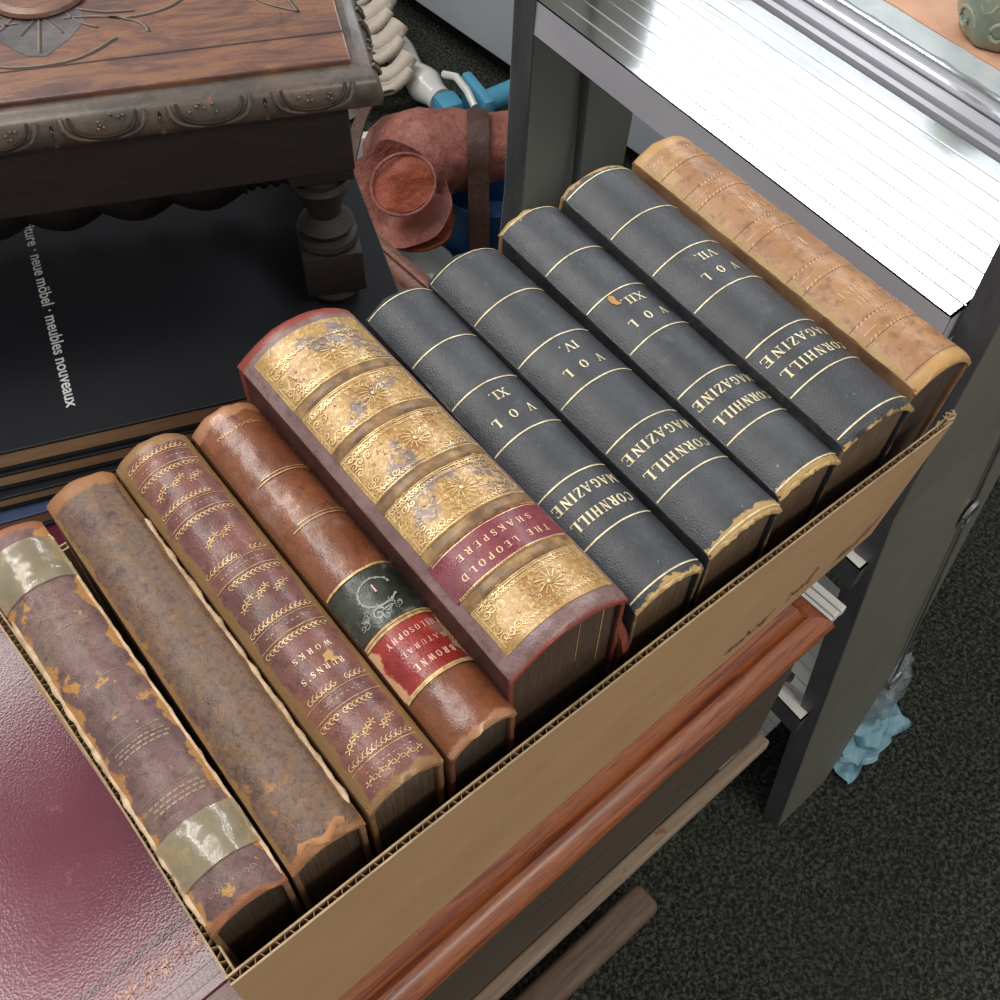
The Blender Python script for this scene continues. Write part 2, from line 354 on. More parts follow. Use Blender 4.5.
# ------------------------------------------------------------------ cardboard box
bx = empty('cardboard_box', (-.0138, .1274, DESK + .0018), 0); tag(bx, 'open shallow brown cardboard box holding the ten old books', 'box')
BL, BW, BT, BH = .4475, .2496, .0042, .124
def flat_wall(name, P, Q, h0, h1, fl_amp=.0016, pitch=.0068, inward=(0, 1), lean=(0, 0)):
    """corrugated wall from P to Q; heights h0..h1; two liners and the fluted sheet between them"""
    P = Vector((*P, 0)); Q = Vector((*Q, 0)); d = (Q - P); L = d.length; d.normalize(); nrm = Vector((*inward, 0))
    N = int(L / .006); 
    def hh(s): return h0 + (h1 - h0) * s + noise.noise(Vector((s * 6, h0 * 9, 1))) * .0012
    for side, nm in ((0, 'outer_liner'), (1, 'inner_liner')):
        V = []; F = []
        for i in range(N + 1):
            s = i / N; p = P + d * L * s; b0 = side * (BT - .0007)
            bow = sin(pi * s) * .0016
            for z in (0, hh(s)):
                for e in (0, .0007): V.append(tuple(p + nrm * (b0 + e + (bow + (lean[0] + (lean[1] - lean[0]) * s) * z / .12) * (1 if z else 0)) + Vector((0, 0, z))))
        for i in range(N):
            a = 4 * i; F += [(a, a + 4, a + 6, a + 2), (a + 1, a + 3, a + 7, a + 5), (a + 2, a + 6, a + 7, a + 3)]
        F += [(0, 2, 3, 1), (4 * N, 4 * N + 1, 4 * N + 3, 4 * N + 2)]
        o = mesh(nm, V, F, M['card_tan'], bx)
    V = []; F = []; n = int(L / pitch * 8)
    for i in range(n + 1):
        s = i / n; p = P + d * L * s; bow = sin(pi * s) * .0016
        q = BT / 2 + .0019 * max(-1, min(1, 1.25 * cos(2 * pi * i / 8)))
        for e in (-.00022, .00022):
            V.append(tuple(p + nrm * (q + e) + Vector((0, 0, .0)))); V.append(tuple(p + nrm * (q + e + bow + (lean[0] + (lean[1] - lean[0]) * s) * hh(s) / .12) + Vector((0, 0, hh(s) - .0004))))
    for i in range(n):
        a = 4 * i; F += [(a, a + 4, a + 5, a + 1), (a + 3, a + 7, a + 6, a + 2), (a + 1, a + 5, a + 7, a + 3)]
    mesh('flute', V, F, M['card_flute'], bx)
    V = []; F = []                      # pale cut rims of the liners
    for side in (0, 1):
        for i in range(N + 1):
            s = i / N; p = P + d * L * s; bow = sin(pi * s) * .0016 + (lean[0] + (lean[1] - lean[0]) * s) * hh(s) / .12
            for e in (-.0001, .0008): V.append(tuple(p + nrm * (side * (BT - .0009) + e + bow) + Vector((0, 0, hh(s) + .0002 + .0002 * random.random()))))
        k = side * 2 * (N + 1)
        for i in range(N): a = k + 2 * i; F.append((a, a + 1, a + 3, a + 2))
    mesh('cut_rim', V, F, M['card_edge'], bx)
flat_wall('front', (0, 0), (BL, 0), .128, .122, inward=(0, 1), lean=(.002, -.0105))
flat_wall('left', (0, .0046), (.0045, BW), .124, .112, inward=(1, 0))
flat_wall('back', (.0095, BW), (BL - .005, BW), .095, .095, inward=(0, -1))
flat_wall('right', (BL, .0046), (BL, BW), .098, .098, inward=(-1, 0), lean=(-.018, -.018))
box('box_bottom', (BL / 2, BW / 2, .0013), (BL - .0006, BW - .0006, .0026), M['card_tan'], bx, 0)
bm = bmesh.new()         # torn fibres at the right hand end of the front wall
for k in range(16):
    x = BL - random.uniform(-.003, .009); add_tube(bm, [(x, -.008, .118), (x + random.uniform(-.002, .003), -.008 + random.uniform(-.002, .003), .1215 + random.uniform(0, .004)), (x + random.uniform(0, .004), -.008 + random.uniform(-.002, .003), .1225 + random.uniform(0, .003))], [.0007, .0007, .0003], 5)
o = bmobj('torn_fibres', bm, M['card_edge'], bx, True)
# faint pen writing low on the front wall
r = Ribbons(lambda x, y, o: (x, -.0003 - o - .0001 + (.0016 * sin(pi * x / BL)) * y / .124 + (.002 - .0125 * x / BL) * y / .12 , y), .0003, .0015)
def scrawl(x0, z0, pts, sc=1.0): r.line([(x0 + a * sc, z0 + b * sc) for a, b in pts], .0011)
scrawl(.304, .016, [(0, .002), (.006, .006), (.003, .001), (.010, .005), (.009, .0005), (.016, .004), (.013, .0), (.019, .003), (.018, .010), (.022, .001), (.027, .007), (.030, .001), (.034, .009), (.031, -.002), (.040, .012)])
scrawl(.356, .020, [(0, .0), (.003, .008), (.001, .010), (.006, .003), (.009, .006), (.008, .001), (.013, .008), (.012, .002), (.017, .006), (.020, .018), (.023, .016), (.017, .001), (.022, .001)])
scrawl(.402, .014, [(0, -.004), (.006, .012), (.004, .001), (.012, .010), (.009, .0), (.016, .006), (.014, .0), (.020, .005), (.024, .020), (.020, .001), (.026, .003), (.034, .026), (.028, .004)])
r.build('handwriting', M['ink'], bx)

# ------------------------------------------------------------------ pile of big flat books behind the box
def flatbook(z0, z1, corner, yaw, w, d, cov, pg, label, inset=.0018, ct=.0022):
    e = empty('book', (*corner, z0), R_(yaw)); tag(e, label, 'book', 'large flat books under the stool')
    h = z1 - z0
    for z in (ct / 2, h - ct / 2): box('cover_board', (-w / 2, d / 2, z), (w, d, ct), cov, e, .0006)
    box('page_block', (-w / 2 - .0005, d / 2, h / 2), (w - 2 * inset, d - 2 * inset, h - 2 * ct - .0002), pg, e, 0)
    box('spine', (-w / 2, d - .0015, h / 2), (w - .0004, .0025, h - .001), cov, e, .0006)
    return e
blackcov = simple('glossy_black_jacket', [(.3, (.012, .013, .016)), (.7, (.018, .020, .024))], 3, .45, 0, (1, 1, 1), (30, .15, .0006), spec=.22)
bluecov = simple('dark_blue_cloth', [(.3, (.022, .045, .11)), (.7, (.035, .065, .15))], 60, .5)
pgo = simple('ochre_page_edge', [(.3, (.24, .155, .08)), (.7, (.38, .26, .15))], 40, .7, 0, (1, 1, 30))
PC = Vector((.281, .384))
flatbook(.7222, .7362, (.272, .3835), -20.5, .46, .30, bluecov, pgo, 'dark blue large book at the bottom of the pile under the stool')
flatbook(.7364, .7484, (.276, .3835), -22, .44, .32, blackcov, pgo, 'black large book, second from the bottom of the pile under the stool')
flatbook(.7486, .7626, (.278, .384), -23, .46, .31, blackcov, pgo, 'black large book, second from the top of the pile under the stool')
tb = flatbook(.7628, .7800, PC, -23.2, .46, .34, blackcov, pgo, 'large black book with white lowercase lettering, topmost under the carved stool')
cu = bpy.data.curves.new('lettering', 'FONT'); cu.body = 'new furniture · neue möbel · meubles nouveaux'; cu.size = .0135; cu.align_x = 'RIGHT'; cu.offset = .00022; cu.resolution_u = 6; cu.space_character = 1.0
to = bpy.data.objects.new('tmp_text', cu); COL.objects.link(to); bpy.context.view_layer.update()
me = bpy.data.meshes.new_from_object(to.evaluated_get(bpy.context.evaluated_depsgraph_get())); bpy.data.objects.remove(to)
lo = link('lettering', me, simple('white_print', [(.3, (.6, .6, .6)), (.7, (.75, .75, .75))], 100, .5), tb)
for p_ in [0]:
    xs = [v.co.x for v in me.vertices]; k_ = .2135 / (max(xs) - min(xs)); mx = max(xs)
    e_ = Vector((.0925, .4905, .78)) - Vector((PC.x, PC.y, .7628)); e_.rotate(Matrix.Rotation(R_(23.2), 3, 'Z')); me.transform(Matrix.Translation(e_ + Vector((0, 0, .00025))) @ Matrix.Rotation(R_(-108.8 + 23.2), 4, 'Z') @ Matrix.Scale(k_, 4) @ Matrix.Translation((-mx, -.004, 0)))

# ------------------------------------------------------------------ carved oak stool
M['oak_top'] = wood('worn_red_oak', [(.32, (.050, .024, .020)), (.46, (.115, .046, .030)), (.58, (.20, .085, .036)), (.72, (.085, .045, .038))], (2.2, 8, 8), 11, .38, .3)
M['oak_dark'] = wood('blackened_oak', [(.3, (.007, .005, .004)), (.6, (.016, .010, .007)), (.8, (.028, .015, .010))], (1, 1, 6), 30, .62, 0)
M['oak_rim'] = wood('rubbed_grey_oak', [(.3, (.030, .022, .018)), (.5, (.075, .060, .048)), (.7, (.13, .085, .058))], (4, 4, 4), 14, .42, .25, (.20, .07, .04))
M['oak_line'] = simple('carved_groove_edge', [(.3, (.12, .10, .08)), (.7, (.20, .16, .12))], 100, .5)
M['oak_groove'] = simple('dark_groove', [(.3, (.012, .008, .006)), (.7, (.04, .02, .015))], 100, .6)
SA = R_(-27.5); st = empty('footstool', (.296, .4264, .7803), SA); tag(st, 'small carved dark oak stool with twisted stretcher standing on the black book', 'stool')
# local: x to the left is negative (0 = right edge of the top), y backwards, z up from the book
SW, SD, SH = .40, .238, .175
rim = [(0.006, SH - .025), (.001, SH - .021), (-.0005, SH - .015), (.001, SH - .009), (.005, SH - .005), (.010, SH - .003)]
ring = []
for d, z in rim: ring.append([(-d, d, z), (-SW + d, d, z), (-SW + d, SD - d, z), (-d, SD - d, z)])
V = [p for r_ in ring for p in r_]; F = []
for i in range(len(ring) - 1):
    for k in range(4): F.append((4 * i + k, 4 * (i + 1) + k, 4 * (i + 1) + (k + 1) % 4, 4 * i + (k + 1) % 4))
F.append((3, 2, 1, 0)); k = 4 * (len(ring) - 1); F.append((k, k + 1, k + 2, k + 3))
mesh('moulded_rim', V, F, M['oak_rim'], st, True, 60)
bm = bmesh.new(); add_box(bm, (-SW / 2, SD / 2, SH - .0035), (SW - .028, SD - .028, .007), .0012); bmobj('seat_panel', bm, M['oak_top'], st, True, 20)
# carving on the rim: lunettes and small darts
bm = bmesh.new(); bm2 = bmesh.new()
def rimpt(u, t, back=0):
    """u along the edge, t 0..1 down the moulding"""
    z = SH - .005 - t * .017; d = .0035 - .0045 * sin(pi * min(1, t * 1.05))
    return z, d
for edge in (0, 1):
    Ln = SW if edge == 0 else SD; n = 7 if edge == 0 else 4; pitch = (Ln - .02) / n
    def mp(u, t, o=.0006):
        z, d = rimpt(u, t); d -= o
        return (-u, d, z) if edge == 0 else (-d, u, z)
    for k in range(n):
        u0 = .012 + k * pitch
        for a_, w_ in ((1.0, .0013), (.80, .0008)):
            pts = [mp(u0 + pitch * .45 + pitch * .39 * a_ * cos(pi * i / 12), .04 + .88 * a_ * sin(pi * i / 12)) for i in range(13)]
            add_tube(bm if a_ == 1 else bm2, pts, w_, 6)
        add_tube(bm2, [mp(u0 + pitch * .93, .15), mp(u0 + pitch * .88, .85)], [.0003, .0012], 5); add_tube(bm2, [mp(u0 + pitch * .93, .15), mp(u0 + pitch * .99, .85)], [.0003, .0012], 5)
        add_tube(bm, [mp(u0 + pitch * .935, .3), mp(u0 + pitch * .935, .9)], [.0004, .0022], 6)
        for j in range(7):
            q = mp(u0 + pitch * (.25 + .4 * random.random()), .08 + .34 * random.random(), .0003); bmesh.ops.create_icosphere(bm, subdivisions=1, radius=.0011, matrix=Matrix.Translation(q))
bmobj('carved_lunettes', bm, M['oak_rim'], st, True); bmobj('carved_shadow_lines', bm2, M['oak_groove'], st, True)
# carving on the top
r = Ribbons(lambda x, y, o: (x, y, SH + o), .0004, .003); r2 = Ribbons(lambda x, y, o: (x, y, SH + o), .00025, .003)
bxc, byc = -.174, .112
def both(pts, w=.0010):
    pts = smooth2(pts)
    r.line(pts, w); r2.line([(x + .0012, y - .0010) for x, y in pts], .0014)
# straight incised border, swags, leaf outlines
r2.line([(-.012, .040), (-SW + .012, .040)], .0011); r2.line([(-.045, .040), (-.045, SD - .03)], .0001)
for m_ in (-1, 1):
    both([(bxc + m_ * (.012 + .045 * sin(a)), byc - .028 - .022 * (1 - cos(a)) + .0 ) for a in [i * pi / 14 for i in range(0, 8)]][::m_])
    both([(bxc + m_ * .020, byc - .020), (bxc + m_ * .034, byc - .026), (bxc + m_ * .050, byc - .028)])
    both([(bxc + m_ * .050, byc + .022), (bxc + m_ * .070, byc + .004), (bxc + m_ * .078, byc - .018), (bxc + m_ * .066, byc - .030), (bxc + m_ * .046, byc - .034), (bxc + m_ * .034, byc - .030)])
    both([(bxc + m_ * .052, byc + .020), (bxc + m_ * .075, byc + .010), (bxc + m_ * .095, byc + .010), (bxc + m_ * .103, byc + .004), (bxc + m_ * .104, byc + .018)])
    both([(bxc + m_ * .118, byc + .020), (bxc + m_ * .130, byc - .020), (bxc + m_ * .138, byc - .048)]); both([(bxc + m_ * .105, byc + .0), (bxc + m_ * .118, byc - .032), (bxc + m_ * .138, byc - .048)])
    both([(bxc + m_ * .012, byc - .018), (bxc + m_ * .020, byc - .032), (bxc + m_ * .030, byc - .040)])
both([(bxc - .040, byc - .052), (bxc - .022, byc - .066), (bxc, byc - .070), (bxc + .022, byc - .066), (bxc + .040, byc - .052)])
both([(bxc, byc - .02), (bxc, byc - .058)]); both([(bxc, byc - .022), (bxc - .010, byc - .040)], .0007); both([(bxc, byc - .022), (bxc + .012, byc - .042)], .0007)
r.build('carved_outline', M['oak_line'], st); r2.build('carved_groove', M['oak_groove'], st)
V = [(bxc + x, byc + y, SH + .00018) for x, y in ((-.012, -.016), (-.027, -.024), (-.020, -.044), (-.006, -.060), (.004, -.062), (.016, -.048), (.024, -.034), (.022, -.018), (.010, -.012))]
o = mesh('dark_leaf', V, [tuple(range(9))], simple('grey_worn_leaf', [(.35, (.05, .045, .045)), (.65, (.14, .13, .13))], 40, .35), st); o['label'] = 'grey-black stained carved leaf'
bm = bmesh.new(); add_lathe(bm, [(.026, 0), (.0275, .002), (.0265, .004), (.022, .0048), (.0215, .0042), (.010, .0044), (.001, .0044)], (bxc, byc, SH - .0005), 36); bmobj('round_boss', bm, M['oak_top'], st, True)
# frieze, legs, stretchers
box('frieze', (-SW / 2, SD / 2, SH - .0255 - .0200), (SW - .0375, SD - .0155, .042), M['oak_dark'], st, .001)
def leg(x, y):
    bm = bmesh.new()
    add_box(bm, (x, y, .116), (.038, .038, .030), .0015); add_lathe(bm, [(.017, .094), (.016, .100), (.018, .103)], (x, y, 0), 28)
    add_lathe(bm, [(.013, 0), (.017, .004), (.0185, .008), (.016, .0125), (.012, .014)], (x, y, 0), 28)
    add_box(bm, (x, y, .0295), (.038, .038, .032), .002)
    add_lathe(bm, [(.0185, .045), (.0195, .048), (.0185, .051), (.014, .053), (.0165, .056), (.0175, .059), (.013, .063), (.0105, .067), (.0115, .074), (.0155, .083), (.0175, .089), (.015, .093), (.019, .096)], (x, y, 0), 28)
    bmobj('leg', bm, M['oak_dark'], st, True, 35)
LX = (-.0385, -SW + .0385); LY = (.0275, SD - .0275)
for x in LX:
    for y in LY: leg(x, y)
for x in LX:
    bm = bmesh.new(); ym = SD / 2
    add_box(bm, (x, ym, .031), (.026, .030, .028), .0015)
    for sg in (-1, 1):
        pts = [(x, ym + sg * s, .031) for s in (.014, .018, .021, .026, .031, .037, .042, .047, .051, .058, .074)]
        add_tube(bm, pts, [.009, .011, .008, .012, .013, .012, .008, .011, .0085, .012, .012], 16)
    bmobj('side_stretcher', bm, M['oak_dark'], st, True, 40)
bm = bmesh.new(); rings = []; x0, x1 = LX[1] + .013, LX[0] - .013; NN = 260
for i in range(NN + 1):
    x = x0 + (x1 - x0) * i / NN; e = min(i, NN - i) / NN; amp = min(1, max(0, (e - .09) / .02)); ph = 2 * pi * x / .047
    base = .0150 if amp >= 1 else .009 + .003 * abs(sin(e * 110))
    ringv = []
    for k in range(20):
        a = 2 * pi * k / 20; rr = base * (1 + amp * (.62 * abs(cos((a - ph) / 2)) - .22)); ringv.append(bm.verts.new((x, SD / 2 + rr * cos(a), .031 + rr * sin(a))))
    rings.append(ringv)
for a, b_ in zip(rings, rings[1:]):
    for k in range(20): bm.faces.new((a[k], a[(k + 1) % 20], b_[(k + 1) % 20], b_[k]))
bm.faces.new(rings[0]); bm.faces.new(rings[-1][::-1])
bmobj('twisted_stretcher', bm, M['oak_dark'], st, True, 60)

# ------------------------------------------------------------------ metal trolley
def metal(name, stops, rough, metallic=1.0, scale=20, stretch=(1, 1, 1), spots=None, b=(80, .2, .0006)):
    t = NT(name); c = t.ramp(t.noise(scale, 6, .7, stretch), stops)
    if spots: c = t.mix(t.step(t.noise(spots[1], 4, .7, off=2), spots[2], .02), c, spots[0])
    t.bump(t.noise(b[0], 4, .6, stretch), b[1], b[2])
    rr = t.math('ADD', rough, t.math('MULTIPLY', t.noise(scale, 5, .7, stretch, 5), .15))
    return t.fin(c, rr, metallic)
M['alu'] = metal('ribbed_aluminium', [(.3, (.50, .52, .54)), (.7, (.62, .64, .66))], .10, .95, 14, (3, .25, 1), ((.20, .20, .20), 46, .69), (60, .08, .0003))
M['steel_pale'] = metal('pale_olive_steel_sheet', [(.3, (.26, .26, .23)), (.7, (.34, .34, .30))], .45, .15, 6, (1, 1, .4))
M['alu_rib'] = metal('bright_aluminium_rib', [(.3, (.62, .64, .66)), (.7, (.82, .84, .86))], .25)
M['steel'] = metal('dull_olive_grey_steel', [(.3, (.12, .118, .094)), (.7, (.17, .165, .135))], .42, .15, 8, (1, 1, .3), ((.40, .40, .37), 70, .755))
M['steel_lip'] = metal('scratched_dark_steel', [(.3, (.075, .078, .084)), (.7, (.15, .152, .158))], .38, .3, 30, (1, 1, .3), ((.40, .38, .34), 60, .72))
M['flange'] = metal('grey_tray_flange', [(.3, (.44, .44, .49)), (.7, (.56, .56, .61))], .45, .1, 10, (1, .3, 1), ((.12, .12, .13), 50, .74))
M['whitealu'] = metal('white_rail_tray_sheen', [(.3, (.66, .66, .62)), (.7, (.80, .80, .76))], .4, .1)  # whitish aluminium rail; on the lower trays the white is painted-in reflection
tr = empty('trolley', (.56, .16, 0)); tag(tr, 'grey metal shelf trolley with shiny ribbed trays standing to the right of the box', 'trolley')
T0 = Vector((.56, .16, 0))
def tp(p): return tuple(Vector(p) - T0)
def poly_panel(name, pts, d, mat, parent):
    """thick sheet: pts front face corners, d = thickness vector"""
    n = len(pts); V = [tp(p) for p in pts] + [tp(Vector(p) + Vector(d)) for p in pts]
    F = [tuple(range(n)), tuple(range(2 * n - 1, n - 1, -1))] + [(i, n + i, n + (i + 1) % n, (i + 1) % n) for i in range(n)]
    return mesh(name, V, F, mat, parent)
# near end panel: upright above z .6, splayed towards the foot
def panel(yb, ym, yt, xl, xr, d, lipd, name, pm='steel'):
    L = [((xl + .004, yb, .0), (xl, ym, .604), (xl, yt, .965)), ((xl + .092, yb, .0), (xl + .150, yb + (ym - yb) * .25, .11), (xl + .180, yb + (ym - yb) * .45, .24), (xr, ym, .604), (xr, yt, .965))]
    pts = [L[0][0], L[1][0], L[1][1], L[1][2], L[1][3], L[1][4], L[0][2], L[0][1]]
    V = [tp(p) for p in pts] + [tp((p[0], p[1] + d, p[2])) for p in pts]
    F = [(0, 1, 2, 3, 4, 7), (7, 4, 5, 6), (15, 12, 11, 10, 9, 8), (14, 13, 12, 15)] + [(i, 8 + i, 8 + (i + 1) % 8, (i + 1) % 8) for i in range(8)]
    bm = bmesh.new(); vs = [bm.verts.new(v) for v in V]
    for f in F: bm.faces.new([vs[i] for i in f])
    bmobj(name, bm, M[pm], tr)
    bm = bmesh.new()     # folded left lip
    for (a, b_) in ((L[0][0], L[0][1]), (L[0][1], L[0][2])):
        A = [Vector(a), Vector(b_)]
        q = []
        for p in A:
            for dx, dy in ((-.0012, 0), (-.0012, lipd), (.0012, lipd), (.0012, 0)): q.append(bm.verts.new(tp((p.x + dx, p.y + dy, p.z))))
        for k in range(4): bm.faces.new((q[k], q[(k + 1) % 4], q[4 + (k + 1) % 4], q[4 + k]))
        bm.faces.new(q[:4][::-1]); bm.faces.new(q[4:])
    bmobj('folded_lip', bm, M['steel_lip'], tr)
panel(.096, .150, .152, .546, .755, .002, .022, 'end_panel')
panel(.690, .632, .620, .572, .744, .002, -.024, 'end_panel', 'steel_pale')
for (x, a, b_) in ((.700, (.125, .02), (.1500, .62)), (.700, (.1500, .62), (.1520, .96))):
    bm = bmesh.new(); 
    p0 = Vector((x + .012, .096 + .054 * a[1] / .604 - .001 if a[1] < .6 else .1492, a[1] if a[1] > .1 else .16)); p1 = Vector((x, b_[0] - .001, b_[1]))
    if a[1] < .6: p0.y = .096 + .054 * p0.z / .604 - .001
    add_tube(bm, [tp(p0), tp(p1)], .0016, 6); bmobj('pressed_rib', bm, M['steel_lip'], tr, True)
bm = bmesh.new(); add_tube(bm, [tp((.661, .6305, .03)), tp((.661, .6205, .95))], .004, 6); bmobj('pressed_rib', bm, M['steel_lip'], tr, True)
for (x, z) in ((.703, .476), (.715, .158), (.722, .66)):
    y = .096 + .054 * min(z, .604) / .604 - .0008
    bm = bmesh.new(); pts = [tp((x + .010 * cos(a), y - .001, z + .017 * sin(a))) for a in [i * 2 * pi / 24 for i in range(25)]]
    add_tube(bm, pts, .0022, 6, False); bmobj('slot_ring', bm, M['alu_rib'], tr, True)
    bm = bmesh.new(); vs = [bm.verts.new(tp((x + .009 * cos(a), y - .0004, z + .016 * sin(a)))) for a in [i * 2 * pi / 24 for i in range(24)]]; bm.faces.new(vs); bmobj('slot_hole', bm, M['oak_groove'], tr)
def tray(z, ya=.176, yb=.605, xw=.146, first=False):
    x0a, x0b = .534, .573
    P = [(x0a, ya, z), (x0a + xw, ya, z), (x0b + xw - .004, yb, z), (x0b, yb, z)]
    poly_panel('tray', P, (0, 0, -.0016), M['alu'] if first else M['whitealu'], tr)  # same aluminium throughout; lower trays have their bright reflection put into the colour
    # ribs running the length of the tray
    bm = bmesh.new(); nr = 9 if first else 9
    for i in range(1, nr):
        f = i / nr; a = Vector(P[0]).lerp(Vector(P[1]), f); b_ = Vector(P[3]).lerp(Vector(P[2]), f)
        add_tube(bm, [tp(a), tp(b_)], .0007, 6)
    bmobj('tray_rib', bm, M['alu_rib'], tr, True)
    poly_panel('tray_flange', [P[0], P[3], (P[3][0] - .001, P[3][1], z - .029), (P[0][0] - .001, P[0][1], z - .029)], (.0018, 0, 0), M['flange'] if first else M['steel_lip'], tr)
    poly_panel('tray_flange', [(P[0][0], ya, z), (P[1][0], ya, z), (P[1][0], ya, z - .029), (P[0][0], ya, z - .029)], (0, .0018, 0), M['flange'] if first else M['steel_lip'], tr)
    return P
P = tray(.81, first=True)
tray(.540, .151); tray(.275, .131)
tray(.035)
# channel rail along the right side of the top tray
for i, (dx, w, h, m) in enumerate(((.0, .005, .006, 'steel_lip'), (.007, .006, .010, 'flange'), (.016, .012, .0135, 'flange'), (.0295, .004, .018, 'alu_rib'), (.036, .006, .014, 'flange'), (.0420, .003, .020, 'alu_rib'))):
    a = (.6810 + dx, .176); b_ = (.7160 + dx, .605)
    poly_panel('side_channel', [(a[0], a[1], .80), (a[0] + w, a[1], .80), (b_[0] + w, b_[1], .80), (b_[0], b_[1], .80)], (0, 0, h), M[m], tr)
# ridged pale side rail on the left at mid height with its brackets
for i in range(3):
    bm = bmesh.new(); add_box(bm, tp((.4660 + i * .0085, .350, .5580 - .001 * i)), (.0068, .434, .010), .0012); bmobj('side_rail', bm, M['whitealu'], tr)
bm = bmesh.new(); add_box(bm, tp((.53, .590, .549)), (.125, .004, .012), .0006); bmobj('rail_bracket', bm, M['steel_lip'], tr)
bm = bmesh.new(); add_tube(bm, [tp((.55, .165, .10)), tp((.565, .60, .34))], .006, 8); add_tube(bm, [tp((.55, .165, .30)), tp((.565, .60, .10))], .006, 8); bmobj('cross_brace', bm, M['steel_lip'], tr, True)

# plastic bag tied round the near foot
t = NT('cloudy_plastic'); t.bump(t.noise(40, 5, .7, (1, 1, 1), 0, 1), .9, .004); mp_ = t.fin(t.ramp(t.noise(25, 4), [(.3, (.22, .27, .28)), (.7, (.42, .47, .48))]), .22, 0, .6, .5); t.b.inputs['Alpha'].default_value = .42
t = NT('pale_blue_bag_plastic'); t.bump(t.noise(35, 5, .7, (1, 1, 1), 0, 1), .9, .004); mbp = t.fin(t.ramp(t.noise(18, 4), [(.3, (.16, .34, .42)), (.7, (.27, .47, .55))]), .35, 0, .5, .2); t.b.inputs['Alpha'].default_value = .93
pb = empty('plastic_bag', (.758, .124, .0)); tag(pb, 'crumpled clear and pale blue plastic bag caught on the foot of the trolley panel', 'plastic bag')
def crumple(name, c, s, amp, freq, mat, parent, seed=0, sub=4, fn=None, rot=0):
    bm = bmesh.new(); bmesh.ops.create_icosphere(bm, subdivisions=sub, radius=1)
    for v in bm.verts:
        p = v.co.copy(); k = 1 + amp * noise.noise(p * freq + Vector((seed, 0, 0))) + amp * .5 * abs(noise.noise(p * freq * 2.3 + Vector((0, seed, 0))))
        p = Vector((p.x * s[0], p.y * s[1], p.z * s[2])) * k
        if fn: p = fn(p)
        v.co = Matrix.Rotation(rot, 3, 'Z') @ p + Vector(c)
    return bmobj(name, bm, mat, parent, True, 50)
crumple('clear_film', (-.022, -.002, .072), (.040, .026, .052), .45, 2.2, mp_, pb, 3)
crumple('clear_film', (-.006, .004, .108), (.030, .022, .030), .5, 2.6, mp_, pb, 8)
def sheet(name, pts_u, nu, nv, fn, mat, parent, th=.0006):
    V = []; F = []
    for o in (0, 1):
        for j in range(nv + 1):
            for i in range(nu + 1):
                p = Vector(fn(i / nu, j / nv)); V.append((p.x, p.y, p.z - th * o))
    N = (nu + 1) * (nv + 1)
    for j in range(nv):
        for i in range(nu):
            a = j * (nu + 1) + i; F.append((a, a + 1, a + nu + 2, a + nu + 1)); F.append((N + a, N + a + nu + 1, N + a + nu + 2, N + a + 1))
    return mesh(name, V, F, mat, parent, True, 70)
sheet('blue_film', 0, 26, 20, lambda u, v: (-.105 + u * .125 + .006 * noise.noise(Vector((u * 5, v * 4, 1))) , -.050 + v * .075 + .010 * noise.noise(Vector((u * 6, 2, v * 3))), .004 + .050 * v * v + .010 * noise.noise(Vector((u * 7, v * 7, 4))) + .006), mbp, pb)
crumple('blue_film', (-.045, -.010, .026), (.050, .030, .026), .5, 2.4, mbp, pb, 21)

# ------------------------------------------------------------------ display table at the right with a celadon vase
dt = empty('display_table', (.95, .38, 0)); tag(dt, 'table with a peach cloth and pale grey border beyond the trolley at the upper right', 'table')
mg = simple('blue_grey_border', [(.3, (.25, .28, .30)), (.7, (.33, .36, .38))], 20, .5); mpale = simple('pale_blue_cloth', [(.3, (.42, .47, .50)), (.7, (.52, .57, .59))], 60, .8); mpeach = simple('peach_cloth', [(.3, (.55, .30, .19)), (.7, (.66, .39, .26))], 30, .85, bump=(400, .4, .0005))
def slab(name, xa, xb, ya, yb, z, th, mat, jag=0):
    n = 30; V = []
    L = [(xa + (.085 * (y - .27)) + jag * noise.noise(Vector((y * 60, 3, 1))), y) for y in [ya + (yb - ya) * i / n for i in range(n + 1)]]
    pts = L + [(xb, yb), (xb, ya)]
    bm = bmesh.new(); add_prism(bm, [(x - .95, y - .38) for x, y in pts], 2, z - th, z); return bmobj(name, bm, mat, dt)
slab('table_top', .7400, 1.35, .165, .600, .8105, .022, mg)
slab('cloth_border', .7490, 1.34, .168, .597, .8115, .001, mpale, .0025)
slab('peach_cloth', .7730, 1.33, .172, .594, .8125, .001, mpeach, .0015)
for x, y in ((.79, .20), (1.29, .20), (.81, .56), (1.29, .56)): box('leg', (x - .95, y - .38, .394), (.035, .035, .788), mg, dt, .002)
vs = empty('vase', (.815, .335, .8127)); tag(vs, 'celadon green glazed vase with moulded scrolls on the peach cloth', 'vase')
mc = simple('celadon_glaze', [(.35, (.20, .24, .17)), (.65, (.33, .36, .26))], 24, .18, bump=(30, .2, .001), coat=.6)
mod = lambda a, z: .0016 * max(0, cos(6 * a)) * (1 if z < .05 else 0)
bm = bmesh.new(); add_lathe(bm, [(.024, 0), (.0285, .002), (.030, .006), (.0345, .016), (.037, .030), (.036, .046), (.031, .064), (.024, .082), (.0215, .094), (.024, .104), (.027, .108), (.0235, .107), (.020, .095), (.021, .08)], (0, 0, 0), 48, mod); bmobj('body', bm, mc, vs, True, 60)
bm = bmesh.new()
mc2 = simple('celadon_highlight_glaze', [(.35, (.30, .34, .24)), (.65, (.44, .46, .35))], 24, .2, coat=.6)
def vsurf(a, z): 
    rr = .031 + .006 * sin(min(1, z / .034) * pi / 2) - max(0, z - .040) * .35; return (rr * cos(a), rr * sin(a), z)
